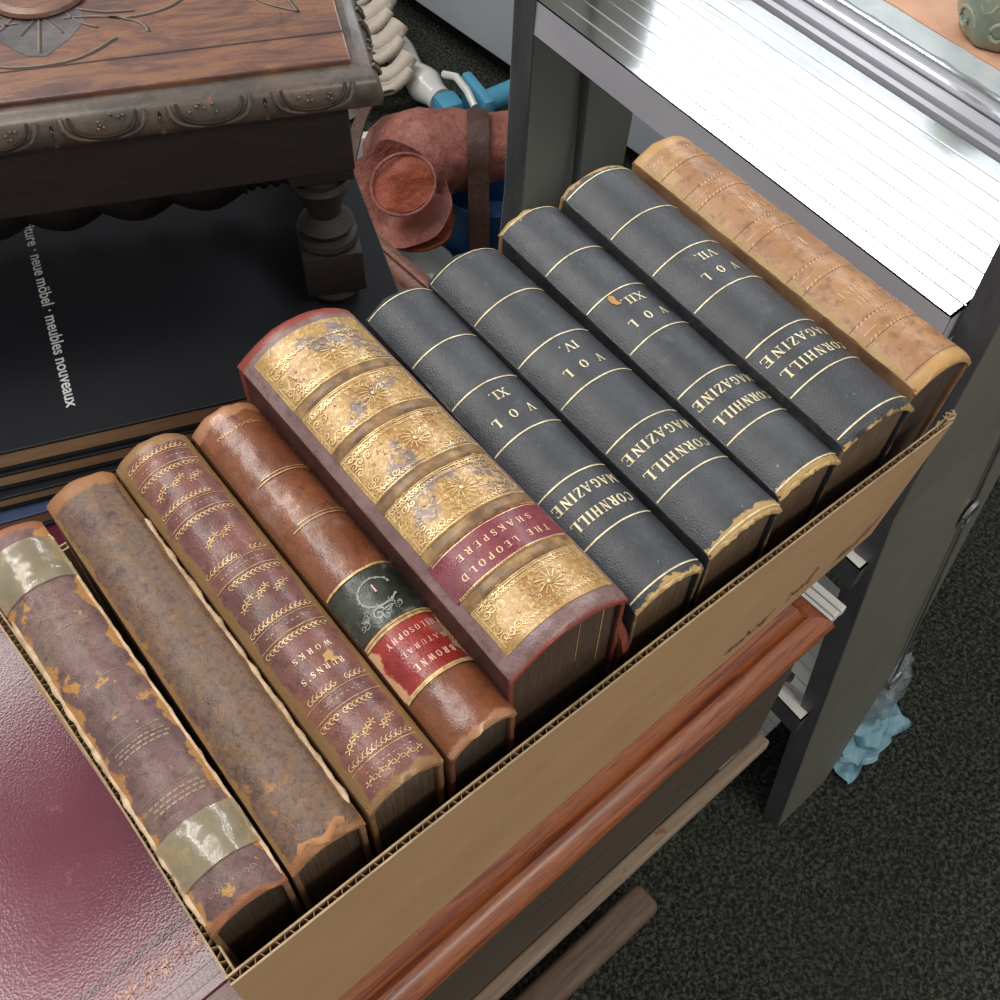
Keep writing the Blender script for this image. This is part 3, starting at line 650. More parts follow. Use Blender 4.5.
for k in range(7):
    a0 = k * 2 * pi / 7; pts = [vsurf(a0 + (.30 - .022 * i) * cos(i * .55) * 1.2, .018 + (.013 - .0009 * i) * sin(i * .55)) for i in range(13)]
    add_tube(bm, pts, .0016, 6)
    pts = [vsurf(a0 + .45 + (.2 - .016 * i) * cos(-i * .6), .040 + (.010 - .0008 * i) * sin(-i * .6)) for i in range(11)]; add_tube(bm, pts, .0013, 6)
bmobj('moulded_scroll', bm, mc2, vs, True)

# ------------------------------------------------------------------ pale cabinet at the back
cb = empty('cabinet', (1.45, 1.35, 0)); tag(cb, 'pale blue-grey cabinet with a dark kickboard on the carpet at the back', 'cabinet')
mcab = simple('pale_blue_grey_laminate', [(.3, (.34, .37, .40)), (.7, (.39, .42, .45))], 4, .45, bump=(60, .08, .0004))
box('cabinet_side', (.01, .10, .56), (.44, 2.3, .96), mcab, cb, .003)
box('kickboard', (.06, .10, .04), (.36, 2.2, .078), simple('black_kickboard', [(.3, (.008, .008, .009)), (.7, (.016, .016, .018))], 20, .6), cb, .001)
box('cabinet_top', (.01, .10, 1.055), (.47, 2.34, .028), mcab, cb, .003)

# ------------------------------------------------------------------ things on the floor behind the trolley
blue = simple('blue_plastic_tub', [(.3, (.012, .055, .16)), (.7, (.02, .08, .22))], 12, .5)
tub = empty('tub', (.955, 1.09, 0)); tag(tub, 'dark blue tub on the carpet under the red leather saddlebag', 'tub')
bm = bmesh.new(); add_lathe(bm, [(.085, 0), (.092, .006), (.104, .14), (.108, .150), (.106, .154), (.098, .150), (.088, .02)], (0, 0, 0), 40); bmobj('tub_body', bm, blue, tub, True, 40)
cl = leather('cracked_red_leather', [(.3, (.18, .050, .035)), (.5, (.30, .105, .080)), (.7, (.36, .15, .12))], 1, 1, 16, wear=((.30, .08, .045), 10, .58, .1), grain=(260, .4, .001), rough=.5)
cl2 = leather('orange_red_leather', [(.3, (.24, .048, .024)), (.6, (.36, .085, .042))], 1, 1, 12, grain=(260, .4, .001), rough=.5)
for m_ in (cl, cl2):
    nt = m_.node_tree; bs = nt.nodes['Principled BSDF']; tn = nt.nodes.new('ShaderNodeTexNoise'); tn.inputs['Scale'].default_value = 22; tn.inputs['Detail'].default_value = 6; tn.inputs['Distortion'].default_value = 1.2
    tc = nt.nodes.new('ShaderNodeTexCoord'); nt.links.new(tc.outputs['Object'], tn.inputs['Vector']); bp = nt.nodes.new('ShaderNodeBump'); bp.inputs['Strength'].default_value = .8; bp.inputs['Distance'].default_value = .006
    nt.links.new(tn.outputs['Fac'], bp.inputs['Height']); nt.links.new(bs.inputs['Normal'].links[0].from_socket, bp.inputs['Normal']); nt.links.new(bp.outputs[0], bs.inputs['Normal'])
strapm = leather('brown_strap_leather', [(.3, (.060, .030, .024)), (.7, (.11, .058, .045))], 1, 1, 30, grain=(300, .4, .0008), rough=.5)
sb = empty('saddlebag', (.86, 1.10, .16)); tag(sb, 'cracked red leather saddlebag with brown straps lying behind the dark books', 'bag')
SB = Vector((.86, 1.10, .16))
def w2(p): return tuple(Vector(p) - SB)
def swept(name, path, radii, mat, parent, amp=.006, fr=14, seg=40, per=6, flat=1.0, capin=.0):
    """soft tube along path with creases"""
    n = (len(path) - 1) * per; P = []; Rr = []
    for i in range(n + 1):
        f = i / per; k = min(int(f), len(path) - 2); u = f - k; u2 = u * u * (3 - 2 * u)
        P.append(Vector(path[k]).lerp(Vector(path[k + 1]), u)); Rr.append(radii[k] + (radii[k + 1] - radii[k]) * u2)
    bm = bmesh.new(); add_tube(bm, P, Rr, seg, True, flat)
    for v in bm.verts: v.co += Vector(noise.noise_vector(v.co * fr)) * amp + Vector(noise.noise_vector(v.co * fr * 3)) * amp * .35
    return bmobj(name, bm, mat, parent, True, 60)
# main roll from the round end flap on the left to the right, behind the trolley post
swept('bag_roll', [w2((.795, 1.105, .222)), w2((.835, 1.115, .226)), w2((.88, 1.095, .228)), w2((.93, 1.060, .228)), w2((.985, 1.025, .228)), w2((1.03, .99, .222))], [.060, .068, .062, .050, .050, .045], cl, sb, .006, 14)
# upper flap rising to the back left
swept('bag_flap', [w2((.79, 1.15, .19)), w2((.825, 1.170, .215)), w2((.870, 1.160, .220)), w2((.930, 1.115, .22))], [.040, .052, .050, .035], cl, sb, .008, 12, flat=.8)
def disc(name, c, nrm, R, dish, mat, parent, th=.006, ex=1, seed=0, wob=.05, rot=0):
    c = Vector(c); z = Vector(nrm).normalized(); x = z.cross(Vector((0, 0, 1))).normalized(); y = z.cross(x); V = []; F = []; nr, ns = 12, 48
    if rot: x, y = x * cos(rot) + y * sin(rot), y * cos(rot) - x * sin(rot)
    for s_ in (0, 1):
        for i in range(nr + 1):
            for k in range(ns):
                a = 2 * pi * k / ns; rr = R * i / nr * (1 + wob * noise.noise(Vector((cos(a) * 2, sin(a) * 2, seed)))); p = c + x * rr * cos(a) * ex + y * rr * sin(a) + z * (dish * (i / nr) ** 2 + (.006 * noise.noise(Vector((rr * 30 * cos(a), rr * 30 * sin(a), seed)))) - th * s_)
                V.append(p)
    N = (nr + 1) * ns
    for i in range(nr):
        for k in range(ns):
            a = i * ns + k; b_ = i * ns + (k + 1) % ns; F.append((a, b_, b_ + ns, a + ns)); F.append((N + a, N + a + ns, N + b_ + ns, N + b_))
    for k in range(ns): a = nr * ns + k; b_ = nr * ns + (k + 1) % ns; F.append((a, b_, N + b_, N + a))
    return mesh(name, V, F, mat, parent, True, 60)
nd = (-.42, -.52, .62)
disc('end_disc', w2((.752, 1.050, .258)), nd, .039, -.004, cl2, sb, .012, 1.15, 2, .04, .5)
bm = bmesh.new(); z = Vector(nd).normalized(); x = z.cross(Vector((0, 0, 1))).normalized(); y = z.cross(x); x, y = x * cos(.5) + y * sin(.5), y * cos(.5) - x * sin(.5)
add_tube(bm, [Vector(w2((.751, 1.050, .257))) + x * .042 * 1.14 * cos(a) + y * .042 * sin(a) + z * .004 * sin(3 * a) for a in [i * 2 * pi / 36 for i in range(37)]], .0024, 8)
bmobj('end_piping', bm, cl, sb, True)
disc('outer_flap', w2((.768, 1.086, .200)), (-.42, -.45, .70), .076, .020, cl, sb, .007, 1.05, 9, .10)
disc('lower_flap', w2((.775, 1.062, .172)), (-.3, -.35, .85), .052, .006, cl2, sb, .007, 1.2, 5, .14)
def strap(name, pts, w, th, mat, parent):
    V = []; F = []; n = len(pts)
    for i in range(n):
        p = Vector(pts[i][0]); s = Vector(pts[i][1]).normalized() * w / 2; d = (Vector(pts[min(i + 1, n - 1)][0]) - Vector(pts[max(i - 1, 0)][0])).normalized(); nn = d.cross(s).normalized() * th
        V += [p - s, p + s, p + s + nn, p - s + nn]
    for i in range(n - 1):
        for k in range(4): F.append((4 * i + k, 4 * i + (k + 1) % 4, 4 * i + 4 + (k + 1) % 4, 4 * i + 4 + k))
    F += [(3, 2, 1, 0), (4 * n - 4, 4 * n - 3, 4 * n - 2, 4 * n - 1)]
    return mesh(name, V, F, mat, parent, True, 50)
sx = Vector((.77, -.64, 0)); cx0 = Vector((.912, 1.073, .228)); nn_ = Vector((.64, .77, 0))
pts = [(w2(cx0 + nn_ * (.060 * cos(a)) + Vector((0, 0, 1)) * (.060 * sin(a))), sx) for a in [R_(80 + 10 * i) for i in range(11)]]
last = Vector(pts[-1][0]) + SB
pts += [(w2((last.x - .006, last.y - .007, last.z - .03)), sx), (w2((last.x - .012, last.y - .016, .12)), sx), (w2((last.x - .012, last.y - .018, .02)), sx)]
strap('strap', pts, .032, .004, strapm, sb)
pts = []
for i in range(15):
    a = i / 14; pts.append((w2((.700 + .17 * a ** 1.1 , 1.135 + .105 * a, .20 + .085 * sin(a * 2.4) )), Vector((.5, -.55, .3))))
strap('strap', pts, .022, .003, strapm, sb)

wp = empty('bowl', (.79, 1.03, 0)); 
mwhite = simple('white_glaze', [(.3, (.60, .60, .57)), (.7, (.72, .72, .69))], 8, .25, coat=.4)
mbg = simple('white_and_blue_glaze', [(.3, (.42, .42, .42)), (.66, (.50, .50, .49)), (.68, (.02, .03, .10))], 30, .25, coat=.4)
bm = bmesh.new(); add_lathe(bm, [(.035, 0), (.045, .004), (.056, .030), (.058, .060), (.055, .061), (.050, .03), (.03, .01)], (0, 0, 0), 36); bmobj('bowl', bm, mbg, wp, True, 50)
tag(wp, 'white bowl with dark blue marks low beneath the red saddlebag', 'bowl'); wp.location = (.79, 1.075, 0)

wb = empty('white_panel', (.850, 1.305, 0)); tag(wb, 'narrow white panel standing behind the corner of the carved stool', 'panel')
bm = bmesh.new(); add_box(bm, (0, 0, .075), (.055, .02, .15), .006, Matrix.Rotation(R_(-30), 3, 'Z')); bmobj('panel_sheet', bm, mwhite, wb, True)

# white curved leg shaped piece and light blue clamp
ws = empty('leg_ornament', (1.12, 1.48, 0)); tag(ws, 'smooth white leg-shaped piece lying on the carpet between the frills and the blue clamp', 'ornament')
W0 = Vector((1.12, 1.48, 0))
q = lambda x, y, z: tuple(Vector((x, y, z)) - W0)
swept('shaft', [q(1.135, 1.61, .065), q(1.128, 1.56, .060), q(1.118, 1.51, .048), q(1.110, 1.46, .048), q(1.110, 1.425, .042), q(1.108, 1.410, .042)], [.026, .029, .024, .033, .024, .024], mwhite, ws, .001, 8)
cp = empty('clamp', (1.19, 1.36, 0)); tag(cp, 'light blue plastic clamp on the carpet in front of the pale cabinet', 'clamp')
C0 = Vector((1.19, 1.36, 0)); q = lambda x, y, z: tuple(Vector((x, y, z)) - C0)
mlb = simple('light_blue_plastic', [(.3, (.06, .27, .42)), (.7, (.10, .36, .52))], 8, .35)
bm = bmesh.new(); add_tube(bm, [q(1.152, 1.345, .05), q(1.24, 1.325, .06), q(1.38, 1.290, .075)], .021, 20); bmobj('handle', bm, mlb, cp, True)
bm = bmesh.new(); add_box(bm, q(1.145, 1.347, .048), (.022, .105, .085), .008, Matrix.Rotation(R_(-14), 3, 'Z')); bmobj('head', bm, mlb, cp, True)
bm = bmesh.new(); add_box(bm, q(1.095, 1.372, .040), (.045, .050, .070), .010, Matrix.Rotation(R_(-14), 3, 'Z')); bmobj('jaw', bm, mlb, cp, True)
bm = bmesh.new(); add_tube(bm, [q(1.125, 1.42, .085), q(1.125, 1.385, .098), q(1.118, 1.345, .092), q(1.110, 1.315, .080)], .007, 8); bmobj('clip_wire', bm, mwhite, cp, True)

# cream fluted ornament
fr = empty('fluted_ornament', (1.02, 1.58, 0)); tag(fr, 'cream fluted shell-like ornament behind the right edge of the carved stool', 'ornament')
mcr = simple('cream_plaster', [(.3, (.42, .36, .29)), (.7, (.55, .49, .41))], 30, .55, bump=(80, .3, .001))
for k, (x, y, z, s) in enumerate(((1.172, 1.675, .125, 1.0), (1.146, 1.600, .118, 1.05), (1.118, 1.530, .105, 1.0), (1.088, 1.465, .085, .9))):
    bm = bmesh.new()
    for j in range(3):
        pts = []
        for i in range(15):
            u = i / 14; c_ = max(0, u - .8) * 5
            pts.append((x - 1.02 - .17 * (1 - u) - j * .008 * s + .006 * c_, y - 1.58 + .11 * (1 - u) - j * .010 * s + .016 * c_ * c_, z - j * .007 - .010 * sin(u * pi) + .022 * c_))
        add_tube(bm, pts, [(.0215 if j == 0 else .013) * s * (1 - .1 * i / 14) for i in range(15)], 10, True, .9)
    bmobj('flute', bm, mcr, fr, True, 60)
bm = bmesh.new(); add_lathe(bm, [(.05, 0), (.07, .01), (.06, .05), (.045, .09), (.03, .12)], (-.05, .0, 0), 24); bmobj('base', bm, mcr, fr, True)

# ------------------------------------------------------------------ books
def ridge(y, y0, w, h):
    d = abs(y - y0) / w
    return h * (1 - d * d * d * d) if d < 1 else 0
class Book:
    """local frame: x across, y from the near end along the spine, z up from the fore-edge resting on the box floor"""
    def __init__(s, cx, cy, yaw, w, L, H, ang, label, mats, group=None, bands=(), tilt=0, rough=.0003, square=.0035, board_t=.0028, seed=1, boardtop=0, cap=.0015, taper=0):
        s.w, s.L, s.H = w, L, H; s.a = R_(ang); s.Rr = (w / 2) / sin(s.a); s.bands = bands; s.rough = rough; s.seed = seed; s.cap = cap
        s.root = empty('book', (cx, cy, BASE), R_(yaw)); s.root.rotation_euler[1] = R_(tilt)
        tag(s.root, label, 'book', group or 'old books in the cardboard box')
        ms, mb, mp = mats; bt = board_t
        nx, ny = 26, max(90, int(L / .0016))
        V = []; F = []
        for layer in (0, 1):
            off = 0 if layer == 0 else -.0022
            for j in range(ny + 1):
                for i in range(nx + 1):
                    x = -w / 2 + w * i / nx
                    V.append(s.surf(x, L * j / ny, off, edge=(layer == 0)))
        N = (nx + 1) * (ny + 1); q = lambda l, i, j: l * N + j * (nx + 1) + i
        for j in range(ny):
            for i in range(nx):
                F.append((q(0, i, j), q(0, i + 1, j), q(0, i + 1, j + 1), q(0, i, j + 1)))
                F.append((q(1, i, j), q(1, i, j + 1), q(1, i + 1, j + 1), q(1, i + 1, j)))
        for i in range(nx):
            F.append((q(0, i, 0), q(1, i, 0), q(1, i + 1, 0), q(0, i + 1, 0))); F.append((q(0, i, ny), q(0, i + 1, ny), q(1, i + 1, ny), q(1, i, ny)))
        for j in range(ny):
            F.append((q(0, 0, j), q(0, 0, j + 1), q(1, 0, j + 1), q(1, 0, j))); F.append((q(0, nx, j), q(1, nx, j), q(1, nx, j + 1), q(0, nx, j + 1)))
        s.spine = mesh('spine', V, F, ms, s.root, True, 50)
        for sg in (-1, 1):       # boards: joint shoulder at the top, slightly worn corners
            bm = bmesh.new(); add_box(bm, (sg * (w / 2 - bt / 2), L / 2, (H + boardtop) / 2), (bt, L - .001, H + boardtop), .0011)
            bmesh.ops.subdivide_edges(bm, edges=[e for e in bm.edges if e.calc_length() > .03], cuts=12, use_grid_fill=True)
            for v in bm.verts:
                n = noise.noise(v.co * 60 + Vector((s.seed, 0, 0))); v.co.y += n * .0010 * (1 if abs(v.co.y - L / 2) > L / 2 - .004 else 0)
            for v in bm.verts: v.co.x *= 1 - taper * (1 - v.co.z / H)
            bmobj('cover_board', bm, mb, s.root, True, 20)
        # page block follows the inside of the spine
        K = 14; pw = w - 2 * bt - .0004; prof = [(-pw / 2, .004)] + [(-pw / 2 + pw * i / K, s.zc(-pw / 2 + pw * i / K) - .0035) for i in range(K + 1)] + [(pw / 2, .004)]
        bm = bmesh.new(); add_prism(bm, prof, 1, square, L - square)
        for v in bm.verts: v.co.x *= 1 - taper * max(0, 1 - v.co.z / H)
        bmobj('page_block', bm, mp, s.root)
    def zc(s, x):
        x = max(-s.w / 2, min(s.w / 2, x)); return s.H + sqrt(max(0, s.Rr ** 2 - x * x)) - s.Rr * cos(s.a)
    def surf(s, x, y, off=0, edge=True):
        z = s.zc(x)
        for b in s.bands: z += ridge(y, b[0], b[1], b[2]) * (1 - (2 * x / s.w) ** 6)
        e = min(y, s.L - y)
        z -= .0022 * math.exp(-max(0, e) / .0016)                     # leather turned over the ends
        n = noise.noise(Vector((x * 70, y * 70, s.seed * 3.1))) * 2 + noise.noise(Vector((x * 220, y * 220, s.seed)))
        z += n * s.rough
        th = math.asin(max(-1, min(1, x / s.Rr)))
        yy = y + (noise.noise(Vector((x * 130, s.seed, y * 3))) * s.cap if (e < .0008 and edge) else 0)
        return (x + off * sin(th), yy, z + off * cos(th))
    def rib(s, off=.00028): return Ribbons(lambda x, y, o: s.surf(x, y, o, False), off)
    def label(s, y0, y1, mat, u0=-1, u1=1, off=.0005, name='title_label'):
        """leather label pasted across the spine"""
        nx, ny = 20, max(16, int((y1 - y0) / .0012)); V = []; F = []
        for o in (off, -.0006):
            for j in range(ny + 1):
                for i in range(nx + 1):
                    x = s.w / 2 * (u0 + (u1 - u0) * i / nx) * .985; V.append(s.surf(x, y0 + (y1 - y0) * j / ny, o, False))
        N = (nx + 1) * (ny + 1)
        for j in range(ny):
            for i in range(nx):
                a = j * (nx + 1) + i; F.append((a, a + 1, a + nx + 2, a + nx + 1))
        for j in range(ny):
            for i in (0, nx):
                a = j * (nx + 1) + i; F.append((a, a + nx + 1, a + nx + 1 + N, a + N))
        for i in range(nx):
            for j in (0, ny):
                a = j * (nx + 1) + i; F.append((a, a + 1, a + 1 + N, a + N))
        return mesh(name, V, F, mat, s.root, True, 60)
def quad(FL, FR, NL, NR, z, drop=.0, shrink=.0008):
    """book footprint from its four spine corners, measured at height .87"""
    k = (1.30 - z) / .43
    FL, FR, NL, NR = [Vector(p) * k for p in (FL, FR, NL, NR)]
    n = (NL + NR) / 2; f = (FL + FR) / 2; w = ((FR - FL).length + (NR - NL).length) / 2 - shrink
    d = f - n; return n.x, n.y, math.degrees(math.atan2(d.y, d.x)) - 90, w, d.length

def qbook(q, z, ang, label, mats, tilt=0, **k):
    x, y, yaw, w, L = quad(*q, z); H = z - BASE
    if tilt: y += .0010; x -= H * sin(R_(tilt)); H = H / cos(R_(tilt))
    return Book(x, y, yaw, w, L, H, ang, label, mats, tilt=tilt, **k)

# --- leftmost: purple calf flaking, mended with clear tape
lw = .0325
m1 = leather('flaking_purple_calf', [(.3, (.105, .062, .055)), (.5, (.17, .095, .09)), (.7, (.20, .135, .105))], .213, lw, 30,
             wear=((.40, .20, .06), 48, .60, .012), fleck=((.42, .24, .09), 190, .70), cracks=((.10, .055, .04), 110, .012), side=((.40, .20, .07), .0020, .022), edge=((.30, .12, .06), .003, .010), rough=.45, coat=.05)
mb1 = simple('crumbling_board', [(.35, (.10, .05, .03)), (.65, (.30, .17, .09))], 50, .65)
b = qbook(((-.0035, .355), (.0325, .353), (-.0093, .146), (.0238, .139)), .862, 56, 'leftmost book, flaking purple spine mended with clear tape at both ends',
          (m1, mb1, M['pages_dark']), bands=[(.052, .006, .0008), (.078, .006, .0008), (.115, .006, .0006), (.150, .006, .0006)], rough=.00045, seed=1)
r = b.rib(.0002)
for y in (.058, .087, .118, .149): r.line([(-b.w * .36, y), (b.w * .30, y)], .0003)
for yb_ in (.050, .079):
    for j in range(3):
        for i in range(8): r.line([(-.0115 + i * .0029 + (j % 2) * .0014, yb_ + j * .0022), (-.0094 + i * .0029 + (j % 2) * .0014, yb_ + j * .0022)], .0009)
for i in range(12): r.spiral(random.uniform(-.009, .009), random.uniform(.125, .145), .0012, 1, i, 1, .00022)
for i in range(34): 
    x_, y_ = random.uniform(-.010, .009), .156 + random.uniform(0, .015); a_ = random.uniform(0, 3); r.line([(x_, y_), (x_ + .004 * cos(a_), y_ + .004 * sin(a_))], .00022)
for i in range(7): r.spiral(-.009 + i * .003, .010, .0014, 1.2, i, 1, .0003)
M['ghost'] = gilt('rubbed_away_gilt', (.34, .24, .15), (.22, .14, .10), .1, .5)
r.build('gilt_tooling', M['ghost'], b.root)
t = NT('clear_adhesive_tape'); t.bump(t.noise(150, 4, .7, (1, 1, 1), 0, 1.5), .35, .0006); t.bump(t.noise(45, 2, .5), .3, .0008)
M['tape'] = t.fin(t.ramp(t.noise(50, 4), [(.3, (.30, .25, .14)), (.7, (.40, .36, .23))]), .13, 0, .8, 1)
M['tape'].node_tree.nodes['Principled BSDF'].inputs['Alpha'].default_value = .55
for y0, y1 in ((.019, .041), (.176, .203)):
    o = b.label(y0, y1, M['tape'], -1.0, 1.0, .0008, 'clear_tape'); o['label'] = 'glossy clear tape strip'
M['cream'] = simple('torn_cream_hinge', [(.35, (.34, .22, .12)), (.6, (.62, .46, .30))], 120, .8)
def hinge(b, sg, y0, y1, w=.0016, dz=.0012, dx=0):
    bm = bmesh.new(); pts = []; rr = []
    n = int((y1 - y0) / .003)
    for i in range(n + 1):
        y = y0 + (y1 - y0) * i / n; k = noise.noise(Vector((y * 90, sg, b.seed)))
        pts.append((sg * (b.w / 2 - .0008 + dx) + k * .0006, y, b.H + dz + k * .0004)); rr.append(w * (.65 + .5 * noise.noise(Vector((y * 160, 3, b.seed)))) * (.3 if i in (0, n) else 1))
    add_tube(bm, pts, rr, 6, True, .6); bmobj('torn_hinge', bm, M['cream'], b.root, True)
hinge(b, -1, .004, .172, .0020); hinge(b, 1, .003, .205, .0014)

# --- second: mottled brown calf, no lettering
m2 = leather('mottled_brown_calf', [(.36, (.095, .056, .042)), (.46, (.155, .098, .075)), (.54, (.175, .10, .055)), (.60, (.13, .090, .075)), (.68, (.20, .12, .06))], .216, .0345, 55,
             wear=((.34, .17, .05), 28, .60, .06), fleck=((.12, .085, .06), 120, .66), side=((.27, .15, .065), .002, .008), edge=((.30, .14, .06), .004, .010), rough=.46)
b = qbook(((.037, .361), (.0715, .357), (.0255, .141), (.0605, .141)), .862, 50, 'plain mottled brown calf book without lettering, second from the left',
          (m2, mb1, M['pages_brown']), rough=.0004, seed=5)
hinge(b, 1, .01, .185, .0019, .0012)
bm = bmesh.new(); pts = [(-.011 + i * .0024, .0035 + .002 * sin(i), b.zc(-.011 + i * .0024) - .0005) for i in range(10)]
add_tube(bm, pts, [.001 + .0012 * abs(sin(i * 1.7)) for i in range(10)], 7, True, .5); bmobj('torn_headcap', bm, simple('raw_calf_edge', [(.3, (.25, .10, .04)), (.7, (.45, .22, .09))], 90, .7), b.root, True)

# --- third: Burns's Works
m3 = leather('purple_brown_calf', [(.3, (.10, .045, .038)), (.5, (.17, .070, .062)), (.7, (.23, .090, .055))], .213, .0345, 24,
             wear=((.26, .12, .05), 26, .66, .05), fleck=((.48, .27, .13), 150, .715), side=((.22, .125, .05), .0024, .009), edge=((.27, .15, .065), .004, .010), rough=.32, coat=.2)
mb3 = simple('tan_calf_board', [(.35, (.17, .09, .04)), (.65, (.30, .17, .08))], 50, .5)
bd = [.0455, .088, .126, .167]
b = qbook(((.0722, .360), (.1105, .353), (.0630, .140), (.1000, .141)), .867, 58, 'purple-brown calf book lettered BURNS\'S WORKS with gilt chain bands',
          (m3, mb3, M['pages_brown']), bands=[(y, .0042, .0006) for y in bd + [.200]], seed=9)
r = b.rib()
for y in bd + [.200, .012]:
    for sg in ((-1, 1) if y > .02 else (1,)):
        n = 13
        for i in range(n):
            x = (-.5 + (i + .5) / n) * b.w * .80; noise.noise(Vector((x * 110, y * 90, sg))) > -.32 and (r.spiral(x, y + sg * .0062, .0017, 1.0, 1.57 * sg, sg, .00042), r.dot(x + .0011, y + sg * .0062, .00035))
        r.line([(-b.w * .42, y + sg * .0036), (b.w * .42, y + sg * .0036)], .0003)
    for i in range(9): r.line([(-.011 + i * .0026, y), (-.0098 + i * .0026, y)], .0003)
for y, n in ((.026, 3), (.108, 3), (.146, 2), (.184, 3)):
    for i in range(n): [r.flower((i - (n - 1) / 2) * .0085 + dx_, y + (i % 2) * .001 + dy_, .0016, 5, .00045) for dx_, dy_ in ((0, 0), (.0026, .0014), (-.0022, -.0016))]
for i in range(12): r.flower(-.0125 + i * .0023, .008 + .001 * (i % 2), .0011, 4, .0004)
r.build('gilt_tooling', M['dimgold'], b.root)
r = b.rib(.0003); r.text('BURNS’S', 0, .0605, .0030, .0205, .35); r.text('WORKS', .001, .0705, .0028, .0185, .5); r.build('gilt_lettering', gilt('soft_gilt', (.85, .62, .42), (.6, .4, .25), .2, .4), b.root)
bm = bmesh.new(); k = [b.surf(x, y, .0004, False) for x, y in ((.0035, .066), (.007, .0672), (.0085, .0652), (.0072, .0633), (.0095, .0615), (.006, .0608), (.0045, .0625), (.0022, .0622), (.0034, .0642))]
bm.faces.new([bm.verts.new(p) for p in k]); o = bmobj('bare_patch', bm, simple('bare_tan_leather', [(.3, (.42, .22, .08)), (.7, (.52, .30, .12))], 200, .7), b.root); o['label'] = 'star-shaped bare tan patch'

# --- fourth: Browne
m4 = leather('glossy_tan_calf', [(.3, (.13, .042, .020)), (.5, (.21, .070, .030)), (.7, (.28, .11, .05))], .210, .0345, 16,
             wear=((.26, .16, .12), 15, .60, .10), cracks=((.15, .06, .035), 40, .012), side=((.16, .065, .03), .0018, .006), edge=((.38, .18, .09), .0035, .010), rough=.28, coat=.6)
b = qbook(((.1120, .352), (.1470, .349), (.1012, .1345), (.1375, .139)), .867, 60, 'glossy tan calf book with black volume label and red title label',
          (m4, simple('red_brown_board', [(.35, (.13, .05, .03)), (.65, (.23, .10, .055))], 50, .45), M['pages_dark']), bands=[(.030, .0012, .0005), (.062, .0012, .0005), (.093, .0012, .0005), (.129, .0015, .0006), (.161, .0015, .0006)], seed=12)
mr = leather('red_label_leather', [(.35, (.23, .022, .018)), (.6, (.33, .035, .03))], .5, .0345, 40, wear=((.36, .20, .17), 34, .56, .14), fleck=((.55, .33, .2), 130, .70), rough=.3, coat=.4, side=((.55, .33, .18), .0022, .012))
mk = leather('black_label_leather', [(.35, (.018, .022, .018)), (.6, (.04, .045, .035))], .5, .0345, 40, wear=((.17, .19, .18), 44, .57, .08), rough=.3, coat=.4)
red = b.label(.032, .060, mr, off=.0003); red['label'] = 'worn red title label'
blk = b.label(.064, .092, mk, off=.0003, name='volume_label'); blk['label'] = 'black volume label'
r = b.rib(.0006)
for y, h, s_, wd in ((.0385, .0034, 'BROWNE', .020), (.0465, .0026, 'NATURAL', .022), (.0545, .0032, 'PHILOSOPHY', .027)): r.text(s_, .003, y, h, wd, .45)
r.text('I', .001, .0815, .0042)
r.build('gilt_lettering', gilt('soft_gilt2', (.80, .52, .42), (.6, .3, .25), .15, .4), b.root)
r = b.rib(.0005)
for y in (.0305, .0315, .0610, .0626, .0930): r.line([(-b.w * .48, y), (b.w * .48, y)], .0012)
for y in (.129, .161): r.line([(-b.w * .30, y), (b.w * .48, y)], .0005); r.line([(-b.w * .2, y + .0022), (b.w * .48, y + .0022)], .0004)
for i in range(10): r.spiral(-.010 + i * .0024, .198, .0012, .9, i, 1, .0003)
r.build('gilt_tooling', M['dimgold'], b.root)
r = b.rib(.00065)
pts = [(.001 + .0085 * cos(a * pi / 9), .0795 + .0075 * sin(a * pi / 9)) for a in range(1, 17)]
for i, p in enumerate(pts): r.dot(p[0] + random.uniform(-.0006, .0006), p[1], .0007)
r.line(pts, .0008)
for i in range(26):
    x, y = random.uniform(-.013, .008), random.uniform(.066, .074); r.spiral(x, y, random.uniform(.0008, .0022), 1, random.uniform(0, 6), 1, .00035)
r.spiral(-.004, .0695, .0032, 1.4, 0, 1, .0007)
r.build('silvery_wreath', simple('silvery_rubbing', [(.3, (.14, .16, .14)), (.6, (.34, .36, .32))], 300, .5), blk)

# --- fifth: the Leopold Shakspere
LW = .066; LL = .2135
m5 = leather('grey_purple_morocco', [(.35, (.17, .10, .095)), (.65, (.24, .155, .145))], LL, LW, 30, edge=((.24, .050, .035), .0016, .005), side=((.17, .060, .05), .0010, .004), rough=.36, coat=.2)
mb5 = leather('maroon_board_leather', [(.35, (.045, .018, .016)), (.65, (.095, .036, .031))], LL, LW, 30, wear=((.17, .065, .048), 60, .62, .06), edge=((.22, .055, .035), .002, .004), rough=.5, coat=0)
b = qbook(((.1545, .3755), (.223, .374), (.1430, .1435), (.212, .1490)), .888, 46, 'thick book lettered THE LEOPOLD SHAKSPERE, gilt spine with a crimson title label',
          (m5, mb5, M['pages_gilt']), bands=[(y, .0036, .0018) for y in (.0365, .0655, .100, .136, .168)], seed=20, board_t=.0032, cap=.0006)
